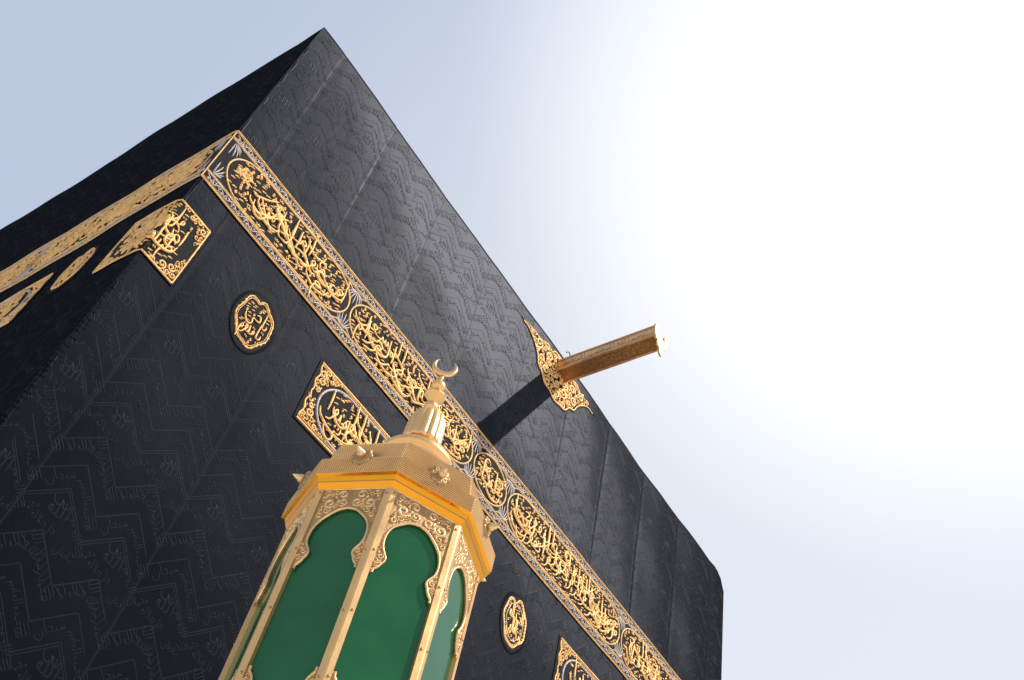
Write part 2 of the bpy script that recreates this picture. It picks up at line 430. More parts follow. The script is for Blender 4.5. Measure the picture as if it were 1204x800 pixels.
# ------------------------------------------------------------------ Arabic pen strokes
# t grows to the left from the entry point, y up; one tooth is about one unit, an alif about four
E0 = (0, 0)
BOWL = [(0.9, -1.5), (2.0, -2.0), (3.0, -1.3), (3.35, 0.3)]
GL = {
 'alif': dict(iso=(1.1, [[(0.35, 4.2), (0.55, 3.9), (0.5, 2), (0.6, 0)]]), fin=(1.0, [[E0, (0.35, 0.05), (0.55, 0.6), (0.5, 2.2), (0.45, 4.2)]])),
 'beh': dict(ini=(1.4, [[(0.25, 1.3), (0.25, 0.6), (0.55, 0.05), (1.4, 0)]]), med=(1.4, [[E0, (0.35, 0.1), (0.5, 1.2), (0.65, 0.12), (1.4, 0)]]),
      iso=(4.5, [[(0.2, 1.3), (0.3, 0.4), (1.5, -0.3), (3.2, -0.2), (4.2, 0.5), (4.3, 1.2)]]),
      fin=(4.4, [[E0, (0.3, 0.1), (0.45, 0.9), (0.6, 0.1), (1.6, -0.4), (3.2, -0.25), (4.1, 0.4), (4.25, 1.1)]])),
 'noon': dict(iso=(3.6, [[(0.25, 1.2), (0.3, 0)]+BOWL]), fin=(3.6, [[E0, (0.3, 0.0)]+BOWL])),
 'jeem': dict(ini=(2.3, [[(2.1, 1.2), (1.2, 1.6), (0.5, 1.3), (0.25, 0.4), (0.6, 0.05), (2.3, 0)]]), med=(2.5, [[E0, (1.2, 0), (2.5, 0)], [(2.1, 1.4), (1.1, 1.6), (0.5, 1.0), (1.1, 0.05)]]),
      iso=(2.6, [[(2.2, 1.4), (1.2, 1.7), (0.3, 1.3), (1.5, 0.3), (2.2, -1), (1.9, -2.3), (1, -2.8), (0, -2.3)]]), fin=(2.6, [[E0, (1.0, 0.4), (1.7, 0.3)], [(2.3, 1.4), (1.2, 1.7), (0.5, 1.2), (1.6, 0.3), (2.2, -1), (1.9, -2.3), (1, -2.8), (0, -2.3)]])),
 'dal': dict(iso=(1.9, [[(0.9, 2.0), (0.35, 0.9), (0.2, 0.15), (0.8, -0.08), (1.6, 0.15)]]), fin=(2.0, [[E0, (0.4, 0.05), (0.8, 0.3)], [(0.9, 2), (0.55, 0.9), (0.5, 0.1), (1.1, -0.08), (1.8, 0.15)]])),
 'reh': dict(iso=(1.5, [[(0.2, 1), (0.4, 0.1), (1.1, -1.0), (2.3, -1.5)]]), fin=(1.5, [[E0, (0.35, 0.1), (0.6, -0.4), (1.3, -1.2), (2.4, -1.5)]])),
 'seen': dict(ini=(2.7, [[(0.2, 1.2), (0.3, 0.2), (0.65, 0.1), (0.9, 0.95), (1.02, 0.15), (1.35, 0.1), (1.6, 0.95), (1.75, 0.15), (2.7, 0)]]), med=(2.7, [[E0, (0.25, 1.1), (0.35, 0.15), (0.65, 0.1), (0.9, 0.95), (1.02, 0.15), (1.35, 0.1), (1.6, 0.95), (1.75, 0.15), (2.7, 0)]]),
      fin=(4.9, [[E0, (0.25, 1.1), (0.35, 0.15), (0.65, 0.1), (0.9, 0.95), (1.02, 0.15), (1.4, 0.1), (1.7, 0.9), (1.8, -0.5), (2.4, -1.8), (3.5, -2.0), (4.4, -1.1), (4.6, 0.3)]]), iso=(4.9, [[(0.25, 1.1), (0.35, 0.15), (0.65, 0.1), (0.9, 0.95), (1.02, 0.15), (1.4, 0.1), (1.7, 0.9), (1.8, -0.5), (2.4, -1.8), (3.5, -2.0), (4.4, -1.1), (4.6, 0.3)]])),
 'sad': dict(ini=(3.0, [[(0.1, 0.05), (0.7, 0.9), (1.5, 1.3), (2.1, 0.8), (1.5, 0.1), (0.1, 0.0)], [(1.5, 0.1), (2.2, 0.75), (2.35, 0.1), (3, 0)]]), med=(3.0, [[E0, (0.7, 0.9), (1.5, 1.3), (2.1, 0.8), (1.5, 0.1), (0.1, 0.0)], [(1.5, 0.1), (2.2, 0.75), (2.35, 0.1), (3, 0)]]),
      fin=(5.2, [[E0, (0.7, 0.9), (1.5, 1.3), (2.1, 0.8), (1.5, 0.1), (0.1, 0.0)], [(1.5, 0.1), (2.1, 0.6), (2.3, -0.5), (2.9, -1.8), (3.9, -1.9), (4.8, -1.0), (4.9, 0.3)]]), iso=(5.2, [[E0, (0.7, 0.9), (1.5, 1.3), (2.1, 0.8), (1.5, 0.1), (0.1, 0.0)], [(1.5, 0.1), (2.1, 0.6), (2.3, -0.5), (2.9, -1.8), (3.9, -1.9), (4.8, -1.0), (4.9, 0.3)]])),
 'tah': dict(ini=(2.6, [[(0.1, 0.05), (0.7, 0.9), (1.5, 1.3), (2.0, 0.8), (1.5, 0.1), (0.1, 0.0), (2.6, 0)], [(0.7, 4.0), (0.75, 0.3)]])),
 'ain': dict(ini=(2.0, [[(1.5, 1.7), (0.8, 1.9), (0.35, 1.2), (0.8, 0.35), (2.0, 0)]]), med=(1.9, [[E0, (0.7, 0.2), (1.4, 1.1), (0.9, 1.35), (0.4, 1.1), (1.0, 0.2), (1.9, 0)]]),
      fin=(2.2, [[E0, (0.7, 0.3), (1.3, 1.1), (0.8, 1.3), (0.4, 1.1), (1.2, 0.1), (2.0, -1), (1.6, -2.3), (0.7, -2.7), (-0.1, -2.2)]]), iso=(2.2, [[(1.4, 1.8), (0.7, 1.9), (0.35, 1.2), (1.3, 0.5)], [(1.3, 0.5), (0.4, 0.0), (0.3, -1.4), (1.2, -2.3), (2.2, -1.8)]])),
 'feh': dict(ini=(1.8, [[(0.9, 0.9), (0.5, 1.5), (0.1, 1.0), (0.45, 0.5), (0.9, 0.9), (0.9, 0.2), (1.8, 0)]]), med=(1.6, [[E0, (0.5, 0.15), (0.95, 0.9), (0.55, 1.5), (0.15, 1.0), (0.6, 0.15), (1.6, 0)]]),
      fin=(4.8, [[E0, (0.5, 0.15), (0.95, 0.9), (0.55, 1.5), (0.15, 1.0), (0.7, 0.1), (2, -0.4), (3.6, -0.25), (4.4, 0.4), (4.6, 1.1)]]), iso=(4.8, [[(0.9, 0.9), (0.5, 1.5), (0.1, 1.0), (0.45, 0.5), (0.9, 0.9), (0.8, 0.1), (2, -0.4), (3.6, -0.25), (4.4, 0.4), (4.6, 1.1)]])),
 'qaf': dict(fin=(3.8, [[E0, (0.5, 0.15), (0.95, 0.9), (0.55, 1.5), (0.15, 1.0), (0.6, 0.1), (1.0, -1.4), (2.1, -2.0), (3.1, -1.3), (3.5, 0.2)]]), iso=(3.8, [[(0.9, 0.9), (0.5, 1.5), (0.1, 1.0), (0.45, 0.5), (0.9, 0.9), (0.9, -1.2), (2.1, -2.0), (3.1, -1.3), (3.5, 0.2)]])),
 'kaf': dict(ini=(2.3, [[(2.5, 3.9), (0.6, 2.5), (0.35, 2.0), (1.2, 1.0), (1.4, 0.2), (2.3, 0)]]), med=(2.3, [[E0, (1.3, 0.0), (2.3, 0)], [(2.5, 3.9), (0.6, 2.5), (0.4, 2.0), (1.2, 1.0), (1.35, 0.1)]]),
      fin=(3.8, [[E0, (0.4, 0.1)], [(0.4, 4.1), (0.5, 0.5), (1.2, -0.2), (2.8, -0.15), (3.5, 0.7)], [(2.0, 2.2), (1.4, 1.9), (1.9, 1.4), (1.3, 1.0)]]), iso=(3.8, [[(0.4, 4.1), (0.5, 0.5), (1.2, -0.2), (2.8, -0.15), (3.5, 0.7)], [(2.0, 2.2), (1.4, 1.9), (1.9, 1.4), (1.3, 1.0)]])),
 'lam': dict(ini=(1.3, [[(0.35, 4.2), (0.5, 3.8), (0.45, 0.7), (0.8, 0.05), (1.3, 0)]]), med=(1.3, [[E0, (0.45, 0.05)], [(0.4, 4.2), (0.5, 3.8), (0.5, 0.6), (0.8, 0.05), (1.3, 0)]]),
      fin=(3.3, [[E0, (0.4, 0.05)], [(0.4, 4.2), (0.5, 0.3), (0.95, -1.4), (1.9, -1.8), (2.8, -1.1), (3.05, 0.2)]]), iso=(3.3, [[(0.4, 4.2), (0.5, 0.3), (0.95, -1.4), (1.9, -1.8), (2.8, -1.1), (3.05, 0.2)]])),
 'lamalif': dict(iso=(2.3, [[(2.2, 4.2), (1.3, 1.7), (0.35, 0.3), (0.7, -0.1), (1.6, 0.1), (1.3, 1.7), (0.5, 4.1)]]), fin=(2.5, [[E0, (0.8, 0.1), (1.5, 1.2), (2.3, 4.2)], [(0.5, 4.2), (1.3, 1.4), (1.8, 0.1), (1.0, -0.15), (0.6, 0.1)]])),
 'meem': dict(ini=(1.5, [[(0.95, 0.1), (0.5, 0.75), (0.05, 0.2), (0.45, -0.4), (0.95, 0.05), (1.5, 0)]]), med=(1.5, [[E0, (0.4, -0.05), (0.85, -0.5), (0.45, -0.95), (0.15, -0.5), (0.7, 0), (1.5, 0)]]),
      fin=(1.4, [[E0, (0.5, 0.6), (0.95, 0.1), (0.5, -0.35), (0.1, 0.1), (0.9, -0.4), (1.1, -1.6), (0.95, -3.2)]]), iso=(1.5, [[(0.95, 0.1), (0.5, 0.75), (0.05, 0.2), (0.45, -0.4), (0.95, 0.0), (1.15, -1.6), (1.0, -3.2)]])),
 'heh': dict(ini=(1.9, [[(0.3, 1.9), (1.0, 1.3), (1.3, 0.4), (0.7, -0.1), (0.2, 0.4), (0.8, 1.0), (1.2, 0.3), (1.9, 0)]]), med=(1.6, [[E0, (0.7, 0.2), (0.95, 1.2), (0.45, 1.2), (0.75, 0), (1.0, -0.9), (0.45, -0.9), (0.75, 0), (1.6, 0)]]),
      fin=(1.4, [[E0, (0.4, 0.2), (0.6, 1.7), (1.15, 1.0), (1.0, 0.2), (0.5, 0.35), (0.55, 1.1)]]), iso=(1.3, [[(0.5, 1.7), (1.1, 0.9), (0.7, 0.0), (0.1, 0.5), (0.5, 1.4)]])),
 'waw': dict(iso=(1.8, [[(0.95, 0.8), (0.5, 1.5), (0.1, 0.9), (0.5, 0.45), (0.95, 0.8), (0.95, -0.2), (1.6, -1.1), (2.7, -1.4)]]), fin=(1.8, [[E0, (0.5, 0.2), (0.95, 0.9), (0.5, 1.5), (0.15, 0.9), (0.6, 0.3), (0.95, -0.2), (1.6, -1.1), (2.7, -1.4)]])),
 'yeh': dict(fin=(3.7, [[E0, (0.5, 0.0), (0.85, -0.6), (0.5, -1.4), (1.4, -2.2), (2.8, -2.0), (3.8, -0.9), (3.9, 0)]]), iso=(3.7, [[(1.4, 1.1), (0.7, 1.5), (0.3, 0.9), (1.0, 0.1), (0.6, -1.2), (1.4, -2.1), (2.8, -1.9), (3.7, -0.8), (3.8, 0.1)]])),
}
CH = {'ا': ('alif', 0, 0), 'أ': ('alif', 0, 9), 'إ': ('alif', 0, 8), 'آ': ('alif', 0, 9), 'ب': ('beh', -1, 0), 'ت': ('beh', 2, 0), 'ث': ('beh', 3, 0), 'ن': ('noon', 1, 0), 'ي': ('yeh', -2, 0), 'ى': ('yeh', 0, 0), 'ئ': ('yeh', 0, 9),
      'ج': ('jeem', -1, 0), 'ح': ('jeem', 0, 0), 'خ': ('jeem', 1, 0), 'د': ('dal', 0, 0), 'ذ': ('dal', 1, 0), 'ر': ('reh', 0, 0), 'ز': ('reh', 1, 0), 'س': ('seen', 0, 0), 'ش': ('seen', 3, 0), 'ص': ('sad', 0, 0), 'ض': ('sad', 1, 0),
      'ط': ('tah', 0, 0), 'ظ': ('tah', 1, 0), 'ع': ('ain', 0, 0), 'غ': ('ain', 1, 0), 'ف': ('feh', 1, 0), 'ق': ('qaf', 2, 0), 'ك': ('kaf', 0, 0), 'ل': ('lam', 0, 0), 'م': ('meem', 0, 0), 'ه': ('heh', 0, 0), 'ة': ('heh', 2, 0), 'و': ('waw', 0, 0), 'ؤ': ('waw', 0, 9)}
NOJOIN = set('اأإآدذرزوؤة')

def word_strokes(word):
    """returns (list of (points, kind)), width); kind 0 pen stroke, 1 dot"""
    out = []; t = 0.0
    s = word.replace('لا', 'ﻻ').replace('لأ', 'ﻻ').replace('لإ', 'ﻻ')
    n = len(s); prevjoin = False
    for i, c in enumerate(s):
        if c == 'ﻻ': g, dots, ham = 'lamalif', 0, 0; joins = False
        else: g, dots, ham = CH[c]; joins = c not in NOJOIN
        nxt = joins and i < n-1
        form = ('med' if nxt else 'fin') if prevjoin else ('ini' if nxt else 'iso')
        d = GL[g]
        if g in ('noon', 'yeh') and form in ('ini', 'med'): d = GL['beh']
        if g == 'qaf' and form in ('ini', 'med'): d = GL['feh']
        if form not in d:
            form = {'iso': 'fin', 'fin': 'iso', 'med': 'ini', 'ini': 'med'}[form]
            if form not in d: form = list(d)[0]
        wdt, st = d[form]
        for S in st: out.append(([(t+a, b) for a, b in S], 0))
        cx = t+min(wdt*0.45, 1.9)
        top = 2.1; bot = -1.0
        if g == 'noon' and form in ('fin', 'iso'): top = -0.2; cx = t+1.8
        if g in ('jeem',) and form in ('fin', 'iso'): bot = -1.2
        if g == 'yeh' and form in ('fin', 'iso'): bot = -2.9; cx = t+2.2
        if g == 'beh' and form in ('fin', 'iso'): top = 1.3; bot = -1.3; cx = t+2.2
        if g == 'tah': top = 2.0; cx = t+1.5
        k = abs(dots); y = top if dots > 0 else bot
        pos = {0: [], 1: [(0, 0)], 2: [(-0.38, 0), (0.38, 0)], 3: [(-0.38, 0), (0.38, 0), (0, 0.65)]}[k]
        for a, b in pos: out.append(([(cx+a-0.22, y+b+0.1), (cx+a+0.22, y+b-0.1)], 1))
        if ham == 9: out.append(([(t+0.9, 5.3), (t+0.3, 5.2), (t+0.7, 4.8), (t+0.1, 4.6)], 2))
        if ham == 8: out.append(([(t+0.9, -0.6), (t+0.3, -0.7), (t+0.7, -1.1), (t+0.1, -1.3)], 2))
        t += wdt
        if not nxt: t += 0.25
        prevjoin = nxt
    return out, t

def draw_word(acc, word, u_right, v, sx, sy, hw, hh, mi=0, h0=0.0, sec=5, res=None, shear=0.06, ang=0.0, rr=None):
    """write a word from its right end; u decreases to the left"""
    st, wd = word_strokes(word)
    ca, sa = math.cos(ang), math.sin(ang)
    for P, k in st:
        P = np.array(P, float)
        Q = np.stack([-(P[:, 0]+shear*P[:, 1])*sx, P[:, 1]*sy], 1)
        Q = np.stack([Q[:, 0]*ca-Q[:, 1]*sa+u_right, Q[:, 0]*sa+Q[:, 1]*ca+v], 1)
        lift = h0+(rr.uniform(0, hh*0.5) if rr else 0)
        if k == 1:
            c = Q.mean(0); Q = c+(Q-c)*1.0
            acc.add(*ribbon(catmull(Q, 3), hw*1.25, hh, sec, 0.7, h0=lift), mi)
        elif k == 2:
            acc.add(*ribbon(catmull(Q, 3), hw*0.6, hh*0.8, sec, 0.5, h0=lift), mi)
        else:
            C = catmull(Q, res=res or 0.55*sy)
            acc.add(*ribbon(C, hw, hh, sec, 0.55, h0=lift), mi)
    return wd*sx

def vowel(acc, kind, u, v, s, hw, hh, mi, h0, sec=5):
    if kind == 0: P = [(-0.7, -0.25), (0.7, 0.25)]
    elif kind == 1: P = [(0.3, 0.2), (0, 0.45), (-0.2, 0.1), (0.2, 0.0), (0.2, -0.3), (-0.4, -0.6)]
    elif kind == 2: P = [(0.35, 0), (0, 0.35), (-0.35, 0), (0, -0.35), (0.33, -0.02)]
    else: P = [(0.7, 0.4), (0.6, -0.1), (0.3, -0.1), (0.1, 0.3), (0.0, -0.1), (-0.4, -0.1), (-0.6, 0.4)]
    Q = np.array(P)*s+np.array([u, v])
    acc.add(*ribbon(catmull(Q, 3), hw, hh, sec, 0.5, h0=h0), mi)

def compose(acc, rows, inside, u0, u1, rows_v, s, hw, hh, mi=0, h0=0.0, seed=1, fill=60, sec=5, vmi=None, marg=0.02):
    """stacked lines of writing, each justified between u0 and u1, with vowel signs in the gaps"""
    rr = random.Random(seed)
    occ = []
    for (words, v, a, b) in [(w_, v_, *(lims or (u0, u1))) for w_, v_, lims in rows_v_zip(rows, rows_v)]:
        tot = sum(word_strokes(x)[1]+0.5 for x in words)
        sx = (b-a)/tot
        sx_ = min(sx, s*1.7)
        x = b-((b-a)-tot*sx_)/2
        for k, wd in enumerate(words):
            jit = rr.uniform(-0.5, 0.5)*s
            tmp = Acc()
            wlen = draw_word(tmp, wd, x, v+jit, sx_, s, hw, hh, mi, h0, sec, rr=rr)
            V = tmp.arrays()
            acc.merge(tmp)
            occ.append(V[::2, :2])
            x -= wlen+0.5*sx_
    occ = np.concatenate(occ)
    lo, hi = occ.min(0), occ.max(0)
    k = 0
    for _ in range(fill*12):
        if k >= fill: break
        u = rr.uniform(u0, u1); v = rr.uniform(lo[1], hi[1])
        if not inside(u, v): continue
        if (((occ-np.array([u, v]))**2).sum(1)).min() < (hw*2.3)**2: continue
        vowel(acc, rr.choice((0, 0, 0, 1, 2, 3)), u, v, s*0.62, hw*0.55, hh*0.7, mi if vmi is None else vmi, h0, sec)
        occ = np.vstack([occ, [[u, v], [u+s*0.4, v], [u-s*0.4, v]]]); k += 1

def sweeps(acc, ins, u0, u1, v0, v1, n, hw, hh, seed, h0=0.0, mi=0):
    """long pen flourishes of the stacked script: bowls, slanting kaf strokes and loops"""
    r9 = random.Random(seed); made = 0
    for _ in range(n*9):
        if made >= n: break
        x = r9.uniform(u0, u1); v = r9.uniform(v0, v1); q = (v1-v0)
        kind = r9.choice((0, 0, 1, 1, 2))
        if kind == 0:
            ln = q*r9.uniform(0.55, 0.95)
            P = [(x+ln*0.5, v+q*0.22), (x+ln*0.40, v+0.02*q), (x, v-0.06*q), (x-ln*0.4, v+0.05*q), (x-ln*0.5, v+q*0.2)]
        elif kind == 1:
            ln = q*r9.uniform(0.5, 0.8); sg = r9.choice((1, 1, -1))
            P = [(x-sg*ln*0.45, v+ln*0.52), (x-sg*ln*0.1, v+ln*0.10), (x+sg*ln*0.2, v-ln*0.15), (x+sg*ln*0.45, v-ln*0.32), (x+sg*ln*0.62, v-ln*0.22)]
        else:
            r_ = q*r9.uniform(0.09, 0.14)
            P = [(x+r_*math.cos(a), v+r_*1.15*math.sin(a)) for a in np.linspace(0.3, 5.6, 9)]+[(x+r_*0.9, v-r_*1.6), (x-r_*1.2, v-r_*2.4), (x-r_*3.2, v-r_*2.2)]
        C = catmull(P, 4)
        if all(ins(*p) for p in C[::3]) and ins(*C[-1]):
            acc.add(*ribbon(C, hw, hh, 5, 0.6, h0=h0+r9.uniform(0.002, 0.010)), mi); made += 1

def rows_v_zip(rows, rows_v):
    for r_, v_ in zip(rows, rows_v):
        if isinstance(v_, tuple): yield r_, v_[0], (v_[1], v_[2])
        else: yield r_, v_, None

# ------------------------------------------------------------------ the shrine: frames of its two visible faces
W, D, H = 11.0, 11.7, 13.1
SEAMS = [0.42, 1.52, 2.64, 3.77, 4.88, 6.0, 7.1, 8.2, 9.3, 10.4]
def swell(u, v, ph):
    d = 0.0045*np.abs(np.sin((u-SEAMS[0])*np.pi/1.115))**0.7+0.0035*np.sin(u*2.9+v*1.7+ph)*np.sin(v*2.3-u*0.8)+0.012*np.sin(u*1.3+ph)*np.sin(v*0.55+ph*2)+0.0022*np.sin(u*5.7+v*0.6+ph)+0.002*np.sin(v*3.1+u*1.1)
    d = d*np.clip(u/0.35, 0, 1)*np.clip((W-u)/0.35, 0, 1) if ph < 1 else d*np.clip(u/0.35, 0, 1)
    for s in SEAMS:
        su = s+0.02*np.sin(v*0.8+s)
        d = d+0.0016*np.exp(-((u-su)/0.022)**2)-0.0014*np.exp(-((u-su-0.05)/0.03)**2)
    return d
RC = 0.05
def top_z(u):      # the cloth rounds off at the far upper corner
    return np.where(u > W-0.36, H-0.36+np.sqrt(np.maximum(0, 0.36**2-(u-(W-0.36))**2)), H)
def FR(V):         # north-west face, y = 0
    u, v, h = V[:, 0], V[:, 1], V[:, 2]
    return np.stack([u, -(swell(u, v, 0.3)+h), v], 1)
def FL(V):         # north-east face, x = 0, u runs from -D to 0 (the corner)
    u, v, h = V[:, 0], V[:, 1], V[:, 2]
    return np.stack([-(swell(-u, v, 1.7)+h), -u, v], 1)

ground = Acc()
gx = np.linspace(-400, 400, 9)
grid_fill(ground, -400, 400, -400, 400, 0.0, 8, 8)
g = link('ground', ground.mesh('ground', [M_GROUND], smooth=False))
tag(g, kind='structure')

shrine = empty('shrine_building', (W/2, D/2, 0))
tag(shrine, 'huge cube shaped shrine draped in black cloth with a gold embroidered belt below the roof', 'building')
SOFF = np.array([W/2, D/2, 0])
def spart(name, acc, mats, f=None, parent=shrine, label=None, smooth=True):
    me = acc.mesh(name, mats, f, smooth, offset=SOFF)
    return link(name, me, parent, label)

# --- cloth walls
cloth = Acc()
def wall(acc, L, f, mirror, zrows, ztop):
    us = set(np.round(np.arange(0, L+0.001, 0.11), 4))
    for s in SEAMS:
        for k in (-0.05, -0.03, -0.015, 0, 0.015, 0.03, 0.05, 0.08): us.add(round(s+k, 4))
    us = np.array(sorted(x for x in us if 0 <= x <= L))
    us[0] = 0; us[-1] = L
    U, Z = np.meshgrid(us, zrows, indexing='ij')
    zt = ztop(U)+0.006*np.sin(U*1.9+1)+0.004*np.sin(U*5.3)+0.002*np.sin(U*13.1)
    Z = np.minimum(Z, zt)
    rr_ = 0.17
    up_ = np.clip((Z-(zt-rr_))/rr_, 0, 1)
    ins_ = rr_*(1-np.sqrt(np.maximum(0, 1-up_**2)))
    if not mirror: ins_ = ins_*np.clip((L-U)/0.5, 0, 1)
    U = np.minimum(np.maximum(U, ins_*1.0), L)
    V = np.stack([(-U if mirror else U).ravel(), Z.ravel(), (-ins_).ravel()], 1)
    k = len(zrows); i, j = np.meshgrid(np.arange(len(us)-1), np.arange(k-1), indexing='ij')
    F = np.stack([i*k+j, (i+1)*k+j, (i+1)*k+j+1, i*k+j+1], -1).reshape(-1, 4)
    if mirror: F = F[:, ::-1]
    t = Acc(); t.add(V, F, 0); acc.merge(t, f)
    return us
zr = np.concatenate([np.arange(0.35, 12.8, 0.12), np.linspace(12.8, H, 15)])
wall(cloth, W, FR, False, zr, top_z)
wall(cloth, D, FL, True, zr, lambda u: np.full_like(u, H))
# hidden faces and the roof, plain sheets of the same cloth
box = Acc()
box.add([(W-.05, 0.01, .35), (W-.05, D, .35), (W-.07, D, H-.2), (W-.07, .9, H-.2), (W-.05, 0.01, H-.95)], [[0, 1, 2], [0, 2, 3], [0, 3, 4]])
box.add([(W, D, .35), (0, D, .35), (0, D, H), (W, D, H-.02)], [[0, 1, 2, 3]])
cloth.merge(box)
roof = Acc()
grid_fill(roof, 0.3, W-0.6, 0.4, D, H-0.03, 6, 6)
cloth.merge(roof)
# corner piping with lacing between the two curtains
def pipe3(acc, P, r, sec=8, mi=0):
    P = np.asarray(P, float); n = len(P)
    T = np.gradient(P, axis=0); T /= np.linalg.norm(T, axis=1)[:, None]+1e-12
    up = np.array([0.3, 0.5, 0.8]); A = np.cross(T, up); A /= np.linalg.norm(A, axis=1)[:, None]+1e-12
    B = np.cross(T, A)
    rr = np.broadcast_to(np.asarray(r, float), (n,))
    ph = np.linspace(0, 2*np.pi, sec, endpoint=False)
    V = P[:, None, :]+rr[:, None, None]*(np.cos(ph)[None, :, None]*A[:, None, :]+np.sin(ph)[None, :, None]*B[:, None, :])
    i, j = np.meshgrid(np.arange(n-1), np.arange(sec), indexing='ij'); j2 = (j+1) % sec
    F = np.stack([i*sec+j, i*sec+j2, (i+1)*sec+j2, (i+1)*sec+j], -1).reshape(-1, 4)
    acc.add(V.reshape(-1, 3), F, mi)
zs = np.linspace(0.35, H-0.20, 240)
nz = np.array([rnd.uniform(-1, 1) for _ in zs])
nz = np.convolve(nz, np.ones(5)/5, 'same')
pipe3(cloth, np.stack([0.02+0.012*nz, 0.02-0.012*nz, zs], 1), (0.022+0.006*np.abs(nz))*np.clip((H-0.19-zs)/0.25, 0.15, 1), 10)
r2 = random.Random(5)
zl = 3.0
while zl < 8.0:
    zl += r2.uniform(0.035, 0.09)
    dz = r2.uniform(-0.03, 0.03); L1 = r2.uniform(0.03, 0.07)
    pipe3(cloth, [(L1, -0.008, zl+dz), (0.03, -0.014, zl+dz*0.4), (-0.008, -0.008, zl), (-0.014, 0.03, zl-dz*0.4), (-0.008, L1, zl-dz)], 0.0032, 5, 2)
# dark stitched lines at the seams of the curtains
for f, mir in ((FR, 1), (FL, -1)):
    t = Acc()
    for s in SEAMS:
        z = np.linspace(0.4, H-0.22, 120)
        P = np.stack([mir*(s+0.02*np.sin(z*0.8+s)+0.032+0.004*np.sin(z*5)), z], 1)
        if mir < 0: P = P[::-1]
        t.add(*ribbon(P, 0.011, 0.003, 3, 0.0, h0=-0.002), 2)
    cloth.merge(t, f)

# --- woven damask: chevrons with words in relief
PX, PZ = 0.555, 0.945
tile = Acc()
def zig(v0, hw):
    P = [(-PX/2, v0-PX/2), (0, v0), (PX/2, v0-PX/2)]
    tile.add(*ribbon(np.array([P[0], ((P[0][0]+P[1][0])/2, (P[0][1]+P[1][1])/2), P[1]]), hw, 0.0013, 3, 0), 1)
    tile.add(*ribbon(np.array([P[1], ((P[2][0]+P[1][0])/2, (P[2][1]+P[1][1])/2), P[2]]), hw, 0.0013, 3, 0), 1)
zig(0.0, 0.0055); zig(-0.030, 0.0045)
zig(-0.40, 0.006); zig(-0.70, 0.006)
def tw(word, u, v, s, hw, ang=0.0, sx=None):
    draw_word(tile, word, u, v, sx or s, s, hw, 0.0027, 1, 0, 3, res=s*0.9, ang=ang)
# the great name below the peak, with its doubled sign above
tw('الله', 0.115, -0.25, 0.034, 0.0080)
tile.add(*ribbon(catmull([(0.075, -0.115), (0.06, -0.16), (0.03, -0.165), (0.01, -0.12), (-0.005, -0.165), (-0.05, -0.165), (-0.075, -0.11)], 4), 0.009, 0.0024, 3, 0.4), 1)
tw('جل', 0.085, -0.375, 0.018, 0.005); tw('جلاله', -0.0, -0.375, 0.018, 0.005)
# creed along both slopes of the two lower bands
q = math.pi/4
def slope_text(words, v_peak, side, s, hw, shift=0.0):
    x = 0.0
    for wd in words:
        L = word_strokes(wd)[1]*s+0.2*s
        if side < 0:    # left arm, rising to the right: start at the peak, go down left
            tw(wd, -0.02-x*math.cos(q)+shift, v_peak-0.02-x*math.sin(q), s, hw, q)
        else:           # right arm falls to the right: start low at the right end
            tw(wd, PX/2-0.01-x*math.cos(q), v_peak-PX/2+0.01+x*math.sin(q), s, hw, -q)
        x += L
slope_text(['لا', 'اله', 'الا', 'الله'], -0.53, -1, 0.0225, 0.0052)
slope_text(['محمد', 'رسول', 'الله'], -0.53, 1, 0.0205, 0.0052)
slope_text(['سبحان', 'الله'], -0.83, -1, 0.0225, 0.0050)
slope_text(['وبحمده', 'العظيم'], -0.83, 1, 0.0170, 0.0048)
for wd, uu, vv, sd in (('محمد', -0.125, -0.275, -1), ('الله', -0.19, -0.345, -1), ('الله', 0.255, -0.33, 1), ('هو', 0.165, -0.235, 1)):
    tw(wd, uu, vv, 0.019, 0.0046, q if sd < 0 else -q)
tw('العظيم', 0.06, -0.60, 0.0165, 0.0045)
tw('يا', 0.30, -0.46, 0.02, 0.005); tw('حنان', 0.262, -0.46, 0.016, 0.005)
for k in range(6):
    x = 0.06+0.035*k
    tile.add(*ribbon(np.array([(x, -0.49-x-0.07), (x+0.015, -0.45-x-0.02), (x+0.03, -0.41-x)]), 0.0045, 0.002, 3, 0.3), 1)
tv = tile.arrays()
def damask(f, L, mirror):
    big = Acc(); one = tile
    for iz in range(-1, 14):
        for ix in range(-1, int(L/PX)+2):
            cx = 0.15+PX*ix; cz = 12.12+0.22-PZ*iz
            big.merge(one, lambda V, cx=cx, cz=cz: V+np.array([cx-(L if mirror else 0), cz, 0]))
    V = big.arrays()
    F = np.concatenate(big.F4)
    lo, hi = (-L, 0) if mirror else (0, L)
    uc = V[F, 0]; zc = V[F, 1]
    ok = (uc.min(1) > lo+0.03) & (uc.max(1) < hi-0.03) & (zc.max(1) < H-0.19) & (zc.min(1) > 0.4)
    if not mirror: ok &= ~((uc.max(1) > W-0.4) & (zc.max(1) > H-0.4))
    for (a, b, c, d) in HOLES[mirror]:
        ok &= ~((uc.mean(1) > a) & (uc.mean(1) < b) & (zc.mean(1) > c) & (zc.mean(1) < d))
    F = F[ok]
    used = np.unique(F); mp = np.full(len(V), -1); mp[used] = np.arange(len(used))
    t = Acc(); t.add(V[used], mp[F], 1)
    cloth.merge(t, f)
ZB, WB = 9.22, 0.95
